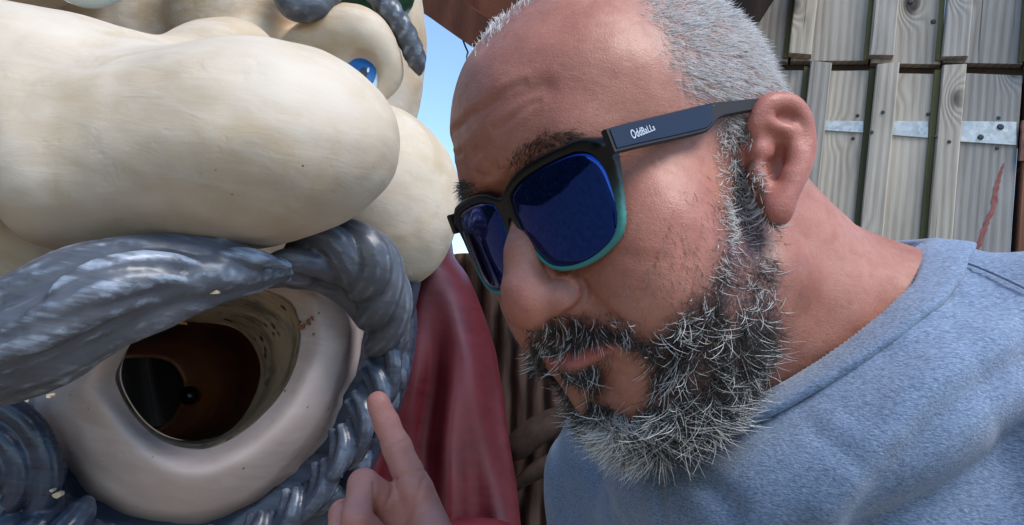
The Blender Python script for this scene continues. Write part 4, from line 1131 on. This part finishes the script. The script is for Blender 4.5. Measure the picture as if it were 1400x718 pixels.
def nfield(P, sc, off=0.0):
    return np.array([list(mnoise.noise_vector(Vector(p * sc + off))) for p in P])
def beard(n, seed):
    P, Nn = scatter(np.clip(beardm, 0, 1) ** np.where(my < 330, 1.1, 2.0) * (1 + 1.2 * ((my < 330) & front)) * (1 + .9 * ((my > 545) & front)) * (1 + 1.6 * ((my < 482) & (mx < 862) & (Hc[:, 0] > .075))), n, seed); x, y, h = mpx(P); r = np.random.default_rng(seed + 50)
    sgn = np.sign(toH(P)[:, 1])[:, None]
    cl = nfield(P, 95) * 1.0 + nfield(P, 40, 9.0) * .8                       # neighbouring hairs lean together
    chin = np.clip((y - 510) / 70, 0, 1) * np.clip((h[:, 0] - .01) / .05, 0, 1)
    tache = (y < 480) & (x < 862) & (h[:, 0] > .075)
    side = np.clip((345 - y) / 120, 0, 1)
    edge = np.clip((np.interp(y, [160, 290, 345, 395, 440], [985, 1000, 988, 950, 900]) + 40 - x) / 45, 0, 1) * (y < 455) * ~tache
    length = .0080 + .0060 * chin + .005 * np.clip((y - 380) / 80, 0, 1) - .0025 * side
    length = np.where(tache, .0062, length) * r.uniform(.5, 1.3, n) * (1 - .40 * edge) * np.where(toH(P)[:, 1] < 0, .7, 1.0)
    d = Nn * (.22 + .06 * chin)[:, None] - Ud * .85 + Fd * (.05 + .30 * chin)[:, None] + cl * .70 + r.normal(size=(n, 3)) * .10
    d = np.where(tache[:, None], Nn * .38 - Ud * .80 + Ld * sgn * np.clip(.15 + 16 * np.abs(h[:, 1:2]), 0, .6) + cl * .3 + r.normal(size=(n, 3)) * .12, d)
    d = d - Fd * (.40 * side)[:, None]
    soul = (h[:, 1] < .022) & (y > 495) & (y < 565) & (h[:, 0] > .075)
    gl = np.clip((915 - x) / 70, 0, 1) * np.clip((y - 548) / 30, 0, 1)
    mid = ((x > 885) & (x < 1045) & (y > 440) & (y < 615))
    pw = .15 + .55 * side + .72 * gl - .02 * mid + .30 * edge + .18 * cl[:, 0]
    pw = np.where(tache, .10 + .2 * cl[:, 0], pw); pw = np.where(soul, .10, pw)
    tone = np.where(r.random(n) < pw, r.uniform(.72, 1.0, n), r.uniform(0, .09, n))
    rad = np.where(tone > .5, .00017, .000125) * r.uniform(.7, 1.3, n)
    length *= np.where(tone > .5, 1.22 - .2 * gl, .92)
    # lone longer wiry hairs
    wiry = r.random(n) < .05; length = np.where(wiry & ~tache, length * 1.1, length); rad = np.where(wiry, rad * 1.25, rad)
    ax = nfield(P, 60, 3.0) + r.normal(size=(n, 3)) * .25
    curl = np.where(tache, .6, 2.3 - .8 * gl) * r.uniform(.4, 1.8, n) * np.where(tone > .5, 1.35, 1.0)
    return P - Nn * .0006, d, length, rad, tone, curl, ax
P_, d_, le_, ra_, to_, cu_, ax_ = beard(31000, 11)
o = strands('beard', P_, d_, le_, ra_, to_, cu_, G_ * .30, 7, M_BHAIR, person, 3, ax_, .012); o['kind'] = 'stuff'
# buzz cut
toph = soft(mx, my, [(632, 88), (664, 56), (704, 14), (740, -12), (800, -20), (740, -90), (610, 20)], 14) * onhead * (Hc[:, 0] > .03) * (Hc[:, 2] > .07)
P, Nn = scatter(np.clip(hairm, 0, 1) ** 2.2 * np.where(facing, 1.0, .3) + 1.6 * toph, 19500, 21); x, y, h = mpx(P); r = np.random.default_rng(22); n = len(P)
front_ = np.clip((h[:, 0] - .0) / .06, 0, 1)
d = Nn * .55 - Fd * .55 - Ud * (.35 + .5 * np.clip(.1 - h[:, 2], 0, .1) * 10)[:, None] + nfield(P, 60) * .35 + r.normal(size=(n, 3)) * .14
tone = np.where(r.random(n) < .86, r.uniform(.75, 1.0, n), r.uniform(.2, .6, n))
o = strands('hair', P - Nn * .0004, d, r.uniform(.004, .0095, n) * (.55 + .45 * np.clip((x - 880) / 60, 0, 1)), r.uniform(.00011, .00019, n), tone, r.uniform(.1, .5, n), G_ * .1, 3, M_SHAIR, person, 5); o['kind'] = 'stuff'
# eyebrows: dense near the nose, tapering outward
BROW = [(686, 246), (694, 226), (712, 203), (740, 188), (772, 180), (798, 182), (790, 190), (760, 200), (738, 212), (716, 234), (700, 250)]
bm_ = soft(mx, my, BROW, 10) * fl
P, Nn = scatter(bm_ ** 1.2, 1150, 31); x, y, h = mpx(P); n = len(P); sgn = np.sign(toH(P)[:, 1])[:, None]; r = np.random.default_rng(32)
d = Nn * .14 + Ld * sgn * .8 + Ud * (.5 - .012 * (x - 700))[:, None] + r.normal(size=(n, 3)) * .18
o = strands('eyebrows', P - Nn * .0004, d, r.uniform(.004, .008, n), r.uniform(.00008, .00014, n), np.where(r.random(n) < .15, r.uniform(.6, 1, n), r.uniform(0, .35, n)), r.uniform(.2, .6, n), G_ * .3, 4, M_BROW, person, 6); o['kind'] = 'stuff'
# fine dark body hair: cheek stubble and neck fuzz
P, Nn = scatter(np.clip(soft(mx, my, [(900, 330), (985, 250), (1000, 330), (960, 420), (890, 460), (850, 420)], 60) * fl, 0, 1) * (1 - beardm), 420, 41); n = len(P); r = np.random.default_rng(42)
strands('stubble', P, Nn * .5 - Ud + r.normal(size=(n, 3)) * .3, r.uniform(.003, .006, n), r.uniform(.00006, .00010, n), r.uniform(0, .4, n), r.uniform(.1, .5, n), G_ * .1, 3, M_BHAIR, person, 7)['kind'] = 'stuff'

# ---- t-shirt
sh_ = Body()
sh_.cap(NB + LT * .02 - FT * .025 - UT * .014, SL - UT * .004, .0512, .055, .025)
sh_.cap(NB - LT * .02 - FT * .025 - UT * .014, SR - UT * .004, .0512, .055, .025)
sh_.ell(MID - UT * .15 + FT * .01, (.113, .172, .24), .05, 'u', TR)
sh_.ell(MID - UT * .075 + FT * .050, (.090, .145, .115), .05, 'u', TR)
slv = lambda S_, E_, a0, a1: sh_.cap(S_, S_ + (E_ - S_) * .62, a0, a1, .03)
slv(SR, ELR, .062, .058); slv(SL, ELL, .062, .060)
# neckline: ring of points round the neck, resting on the skin where the photograph shows it
def skin_depth(x, y):
    X, Y = projpx(Vm); m = np.hypot(X - x, Y - y) < 7
    return Vm[m, 1].min() if m.any() else .47
VIS = [(1240, 400), (1180, 460), (1110, 511), (1040, 551)]
print('ring', [(x, y, round(float(skin_depth(x, y)), 3)) for x, y in VIS])
RING = [A(1268, 349, .478)] + [A(x, y, skin_depth(x, y) - .002) for x, y in VIS] + [A(*q) for q in ((965, 572, .452), (905, 560, .50), (898, 500, .56), (950, 430, .61), (1050, 362, .625), (1140, 340, .60), (1198, 338, .565), (1236, 338, .530), (1259, 342, .502))]
RI = spline(RING, 96, True)
for _ in range(6): RI = (np.roll(RI, 1, 0) + np.roll(RI, -1, 0) + 2 * RI) / 4
RC = RI.mean(0)
out = RI - RC; out -= UT * (out @ UT)[:, None]; out /= np.linalg.norm(out, axis=1)[:, None]
ins_, dwn_ = .011, .013
ro = RI + out * ins_ - UT * dwn_
for i in range(0, 96, 4): sh_.cap(ro[i], ro[(i + 4) % 96], .0085, None, .012)
low = RI + out * .020 - UT * .045
for i in range(0, 96, 4): sh_.cap(low[i], low[(i + 4) % 96], .020, None, .022)
rl2 = (RI - RC) @ TR; RP = rl2[:, :2]; RA = np.unwrap(np.arctan2(RP[:, 1], RP[:, 0])); ro2 = np.argsort(np.arctan2(RP[:, 1], RP[:, 0]))
def cookie(P):
    q = (P - RC) @ TR; d = polydist(q[:, 0], q[:, 1], RP[::2], True); d = np.where(inpoly(q[:, 0], q[:, 1], RP[::2]), -d, d)
    a = np.arctan2(q[:, 1], q[:, 0]); aa = np.arctan2(RP[:, 1], RP[:, 0])[ro2]; uu = rl2[:, 2][ro2]
    u = np.interp(a, np.r_[aa - 2 * PI, aa, aa + 2 * PI], np.tile(uu, 3))
    return np.maximum(d + .001, (u - .022) - q[:, 2])
sh_.fn(RC, .22, .004, 's', cookie)
SV, SQ = nets(sh_, np.array([-.06, .1, -.47]), np.array([.46, .76, .06]), 0.0034, smooth=2)
SN = vnormals(SV, SQ)
sx, sy = projpx(SV)
def fold(pts, amp, w, ds=0):
    d = polydist(sx, sy, spline(pts, 20)); return amp * np.exp(-(d / w) ** 2)
sz = np.array([mnoise.noise(Vector(v * 11)) * .0030 + mnoise.noise(Vector(v * 28)) * .0013 for v in SV])
sz += fold([(1180, 720), (1230, 640), (1300, 560), (1390, 500)], -.004, 26) + fold([(1130, 700), (1190, 620), (1270, 530), (1380, 455)], .004, 30)
sz += fold([(1290, 420), (1345, 520), (1375, 640)], -.0010, 12) + fold([(1325, 405), (1375, 470), (1400, 560)], .0012, 16) + fold([(1120, 560), (1180, 600), (1230, 600)], .0009, 14) + fold([(1110, 590), (1160, 625), (1200, 660)], -.0010, 10) + fold([(1000, 700), (960, 660), (900, 640)], -.003, 16) + fold([(905, 720), (902, 680), (896, 650)], -.002, 6) + fold([(775, 530), (790, 600), (815, 700)], .003, 16) + fold([(760, 560), (765, 640), (770, 720)], -.002, 10)
SV = SV + SN * sz[:, None]
t = NT('heather_blue_jersey', 0.95, 0.15); v = t.coord()
f1 = t.noise(t.mapping(v, (430, 430, 1450), (0.1, 0.55, 0.0)), 1.0, 3, 0.7); f2 = t.noise(t.mapping(v, (110, 110, 600), (0.1, 0.5, 0.0)), 1.0, 4, 0.7); f3 = t.noise(v, 8, 3)
col = t.ramp(f1, [(0.32, (0.062, 0.092, 0.155)), (0.5, (0.135, 0.185, 0.28)), (0.68, (0.27, 0.345, 0.46))])
col = t.mix(t.math('MULTIPLY', t.rampf(f2, 0.4, 0.65), 0.55), col, (0.175, 0.235, 0.345))
t.color(col)
t.bump(t.math('ADD', t.math('MULTIPLY', f1, 0.7), t.noise(v, 900, 2)), 0.35, 0.001)
t.b.inputs['Sheen Weight'].default_value = 0.25; t.b.inputs['Sheen Roughness'].default_value = 0.6
M_SHIRT = t.m
shirt = link('t_shirt', npmesh('t_shirt', SV, [SQ]), M_SHIRT, person)

# collar band: ribbed strip folded round the neckline
def shirt_push(P, off):
    for _ in range(6):
        e = .0006; d = sh_.ev(P)
        g = np.stack([(sh_.ev(P + np.eye(3)[i] * e) - d) / e for i in range(3)], 1); g /= np.linalg.norm(g, axis=1)[:, None] + 1e-9
        P = P - g * (d - off)[:, None]
    return P, g
ik = np.minimum(np.arange(96), 96 - np.arange(96)); WS = .76 - .06 * np.exp(-((ik + 1) / 7.0) ** 2)
cols = []
for k, (w, off) in enumerate(((.000, .0034), (.006, .0046), (.012, .0048), (.0185, .0044), (.0208, .0026), (.0212, .0003))):
    Pk, gk = shirt_push(RI + out * (WS * (w * .95) + .001)[:, None] - UT * (w * .62), off); cols.append(Pk)
top_ = cols[0]
cols = [top_ - out * .0015 - UT * .016, top_ - out * .0028 - UT * .006, top_ - out * .0022 + UT * .0006, top_ + UT * .0012] + cols
G = np.stack(cols)
for _ in range(2): G = (np.roll(G, 1, 1) + np.roll(G, -1, 1) + 2 * G) / 4
G = np.stack([spline(G[:, j], 30) for j in range(96)], 1)
G = np.stack([spline(G[i], 384, True) for i in range(30)])
wv = np.clip((np.arange(30) - 9) / 3, 0, 1) * np.clip((27 - np.arange(30)) / 2, 0, 1)
nrm = vnormals(G.reshape(-1, 3), grid_faces(30, 384)).reshape(G.shape)
G = G + nrm * (wv[:, None] * .00040 * np.sin(np.arange(384) * 2 * PI * 190 / 384)[None])[..., None]
cb = link('collar', npmesh('collar', G.reshape(-1, 3), [grid_faces(30, 384)]), M_SHIRT, shirt)
# shoulder seam
sx, sy = projpx(SV)
def on_shirt(x, y):
    m = np.hypot(sx - x, sy - y) < 9; return A(x, y, SV[m, 1].min() - .0002) if m.any() else None
sm_ = [q for q in (on_shirt(x, y) for x, y in spline([(1312, 356), (1335, 364), (1368, 378), (1410, 398)], 24)) if q is not None]
if len(sm_) > 4:
    s = Soup().tube(sm_, .0008, 6, 40); link('seam', s.mesh('seam'), M_SHIRT, shirt)

# ------------------------------------------------------------------ sunglasses
sg_ = thing('sunglasses', 'square sunglasses with mirrored blue lenses and black to teal frame on his face', 'sunglasses', tuple(to_world(H(.1, 0, .02))))
t = NT('black_to_teal_acetate', 0.3, 0.35); v = t.coord()
fr_ = t.node('ShaderNodeAttribute'); fr_.attribute_name = 'fade'
t.color(t.ramp(fr_.outputs['Fac'], [(0.0, (0.05, 0.22, 0.20)), (0.30, (0.045, 0.20, 0.19)), (0.52, (0.010, 0.025, 0.028)), (0.66, (0.003, 0.003, 0.004))])); M_FRAME = t.m
t = NT('mirror_blue_lens', 0.03, 0.8); t.b.inputs['Metallic'].default_value = 0.9; v = t.coord()
lw = t.node('ShaderNodeLayerWeight'); lw.inputs[0].default_value = 0.35
t.color(t.mix(lw.outputs['Facing'], (0.006, 0.032, 0.19), (0.03, 0.022, 0.16))); M_LENS = t.m
t = NT('navy_matt_plastic', 0.6, 0.25); t.color((0.006, 0.017, 0.044, 1)); M_NAVY = t.m
t = NT('grey_tip_plastic', 0.5, 0.3); t.color((0.018, 0.016, 0.017, 1)); M_TIP = t.m
t = NT('white_print', 0.5); t.color((0.45, 0.5, 0.56, 1)); M_PRINT = t.m
GL = spline([(.0085, .0285), (.020, .0325), (.038, .0340), (.054, .0330), (.0612, .0270), (.0620, .0140), (.0600, .0010), (.0545, -.0075), (.042, -.0125), (.028, -.0128), (.0165, -.0085), (.0095, .0030), (.0065, .0160), (.0065, .0240)], 90, True)
def outline2(pts, grow):
    c = pts.mean(0); t_ = np.roll(pts, -1, 0) - np.roll(pts, 1, 0); n_ = np.stack([t_[:, 1], -t_[:, 0]], 1); n_ /= np.linalg.norm(n_, axis=1)[:, None]
    if ((pts - c) * n_).sum() < 0: n_ = -n_
    return pts + n_ * grow[:, None]
gv = np.clip((GL[:, 1] - .005) / .02, 0, 1)
OUT = outline2(GL, .0030 + .0018 * gv + .002 * np.clip((GL[:, 0] - .05) / .01, 0, 1) * gv)
fcv = lambda l: .1045 - 3.1 * l ** 2
def rim(P):
    q = toH(P); l = np.abs(q[:, 1]); u = q[:, 2]
    def sd(poly):
        d = polydist(l, u, poly, True); return np.where(inpoly(l, u, poly), -d, d)
    o_ = sd(OUT); i_ = sd(GL)
    br = np.maximum(np.abs(u - .0245 + 40 * l ** 2) - .0050 + .18 * l, l - .012)
    h_ = np.clip(.5 + .5 * (br - o_) / .005, 0, 1); o_ = br * (1 - h_) + o_ * h_ - .005 * h_ * (1 - h_)
    two = np.maximum(o_, -i_)
    th = np.abs(q[:, 0] - fcv(l)) - .0021 - .0008 * np.clip((u - .02) / .01, 0, 1)
    a_ = two + .0009; b2 = th + .0009
    return np.minimum(np.maximum(a_, b2), 0) + np.hypot(np.maximum(a_, 0), np.maximum(b2, 0)) - .0009
fb = Body(); fb.fn(H(.095, 0, .012), .09, .0001, 'u', rim)
for sg in (1, -1):        # end pieces that turn back to the hinges
    fb.chain(HP([(.0905, sg * .0650, .0305), (.0890, sg * .0685, .0305)]), [.0040, .0034], .003)
    fb.chain(HP([(.101, sg * .0085, .010), (.096, sg * .0125, .004)]), [.0022, .0034], .003)
cs = np.array([H(f, l, u) for f in (.07, .112) for l in (-.08, .08) for u in (-.022, .045)])
FV, FQ = nets(fb, cs.min(0) - .003, cs.max(0) + .003, .00085, smooth=2)
me = npmesh('frame', FV, [FQ]); fu = toH(FV)[:, 2]; fattr(me, 'fade', np.clip((fu + .016) / .055, 0, 1))
link('frame', me, M_FRAME, sg_)
for sg in (1, -1):
    c2 = GL.mean(0); V = []; F = []; nr, na = 8, 90
    for k in range(nr + 1):
        w = 1.012 * k / nr
        for j in range(na):
            l, u = c2 + (GL[j] - c2) * w
            V.append(H(fcv(l) + .0002 + (.0022 * (1 - w * w)), sg * l, u))
    V = [np.mean(V[:na], 0)] + V[na:]
    F = [tuple(int(q) + 1 for q in f) for f in grid_faces(nr, na)] + [(0, 1 + (j + 1) % na, 1 + j) for j in range(na)]
    if sg < 0: F = [f[::-1] for f in F]
    me = Soup().put(V, F).mesh('lens')
    bm = bmesh.new(); bm.from_mesh(me); bmesh.ops.recalc_face_normals(bm, faces=bm.faces); bm.to_mesh(me); bm.free()
    o = link('lens', me, M_LENS, sg_); so = o.modifiers.new('thickness', 'SOLIDIFY'); so.thickness = .0016; so.offset = 1 if False else -1
# temples
fs = np.array([.094, .080, .060, .045, .0385, .034, .029, .024, .012, .000, -.012, -.020])
tu = np.array([.0368, .0366, .0358, .0352, .0350, .0348, .0345, .0340, .0322, .0305, .0285, .0262])
tb = np.array([.0255, .0247, .0233, .0224, .0222, .0238, .0262, .0268, .0258, .0246, .0228, .0206])
tl_ = np.array([.0705, .0722, .0740, .0752, .0758, .0762, .0766, .0770, .0782, .0796, .0800, .0805])
for sg in (1, -1):
    V = []; F = []; fi = np.linspace(0, 1, 60); xs = np.linspace(0, len(fs) - 1, 60)
    it = lambda a: np.interp(xs, np.arange(len(fs)), a)
    f_, u1, u0, l_ = it(fs), it(tu), it(tb), it(tl_)
    for i in range(60):
        e = .0007
        for dl, uu in ((-.0018, u0[i] + e), (-.0018 + e, u0[i]), (.0018 - e, u0[i]), (.0018, u0[i] + e), (.0018, u1[i] - e), (.0018 - e, u1[i]), (-.0018 + e, u1[i]), (-.0018, u1[i] - e)):
            V.append(H(f_[i], sg * (l_[i] + dl), uu))
    F = [tuple(f) for f in grid_faces(60, 8).tolist()] + [tuple(range(8)), tuple(59 * 8 + j for j in range(8))]
    me = Soup().put(V, F).mesh('temple', False)
    bm = bmesh.new(); bm.from_mesh(me); bmesh.ops.recalc_face_normals(bm, faces=bm.faces); bm.to_mesh(me); bm.free()
    tem = link('temple', me, M_TIP, sg_)
    # matt navy face let onto the wide part of the arm
    V = []; k = 26
    for i in range(k):
        a = i / (k - 1); f = .0925 - a * (.0925 - .0335); L0_ = np.interp(-f, -fs, tl_) + .0018
        U1 = np.interp(-f, -fs, tu) - .0006; U0 = np.interp(-f, -fs, tb) + .0016
        sl = .0035 * a ** 8
        V += [H(f, sg * L0_, U0), H(f - .0, sg * (L0_ + .0005), U0 + .0004), H(f - sl, sg * (L0_ + .0005), U1 - .0004), H(f - sl, sg * L0_, U1)]
    me = Soup().put(V, [tuple(x) for x in grid_faces(k, 4, False).tolist()] + [(0, 1, 2, 3)[::-1], tuple((k - 1) * 4 + j for j in range(4))]).mesh('temple_face', False)
    bm = bmesh.new(); bm.from_mesh(me); bmesh.ops.recalc_face_normals(bm, faces=bm.faces); bm.to_mesh(me); bm.free()
    tf = link('temple_face', me, M_NAVY, tem)
    if sg > 0:
        cu = bpy.data.curves.new('lettering', 'FONT'); cu.body = 'OddBaLLs'; cu.size = 1.0; cu.extrude = 0.01; cu.offset = 0.012; cu.space_character = 1.05
        to = bpy.data.objects.new('lettering', cu); C.objects.link(to); bpy.context.view_layer.update()
        tm = bpy.data.meshes.new_from_object(to.evaluated_get(bpy.context.evaluated_depsgraph_get())); bpy.data.objects.remove(to)
        tc = coords(tm); wx = tc[:, 0].max() - tc[:, 0].min(); hh = .72
        L_, hgt = .0140, .0042
        a0 = (tc[:, 0] - tc[:, 0].min()) / wx; b0 = tc[:, 1] / hh
        f = .0830 - a0 * L_; uu = .0290 - .0001 * 0 + b0 * hgt * (1 - .32 * a0) + .0009 * a0
        l = np.interp(-f, -fs, tl_) + .00245 + .0001 * np.sign(tc[:, 2])
        tm.vertices.foreach_set('co', np.array([H(*q) for q in zip(f, l, uu)], np.float32).ravel())
        link('lettering', tm, M_PRINT, tem)
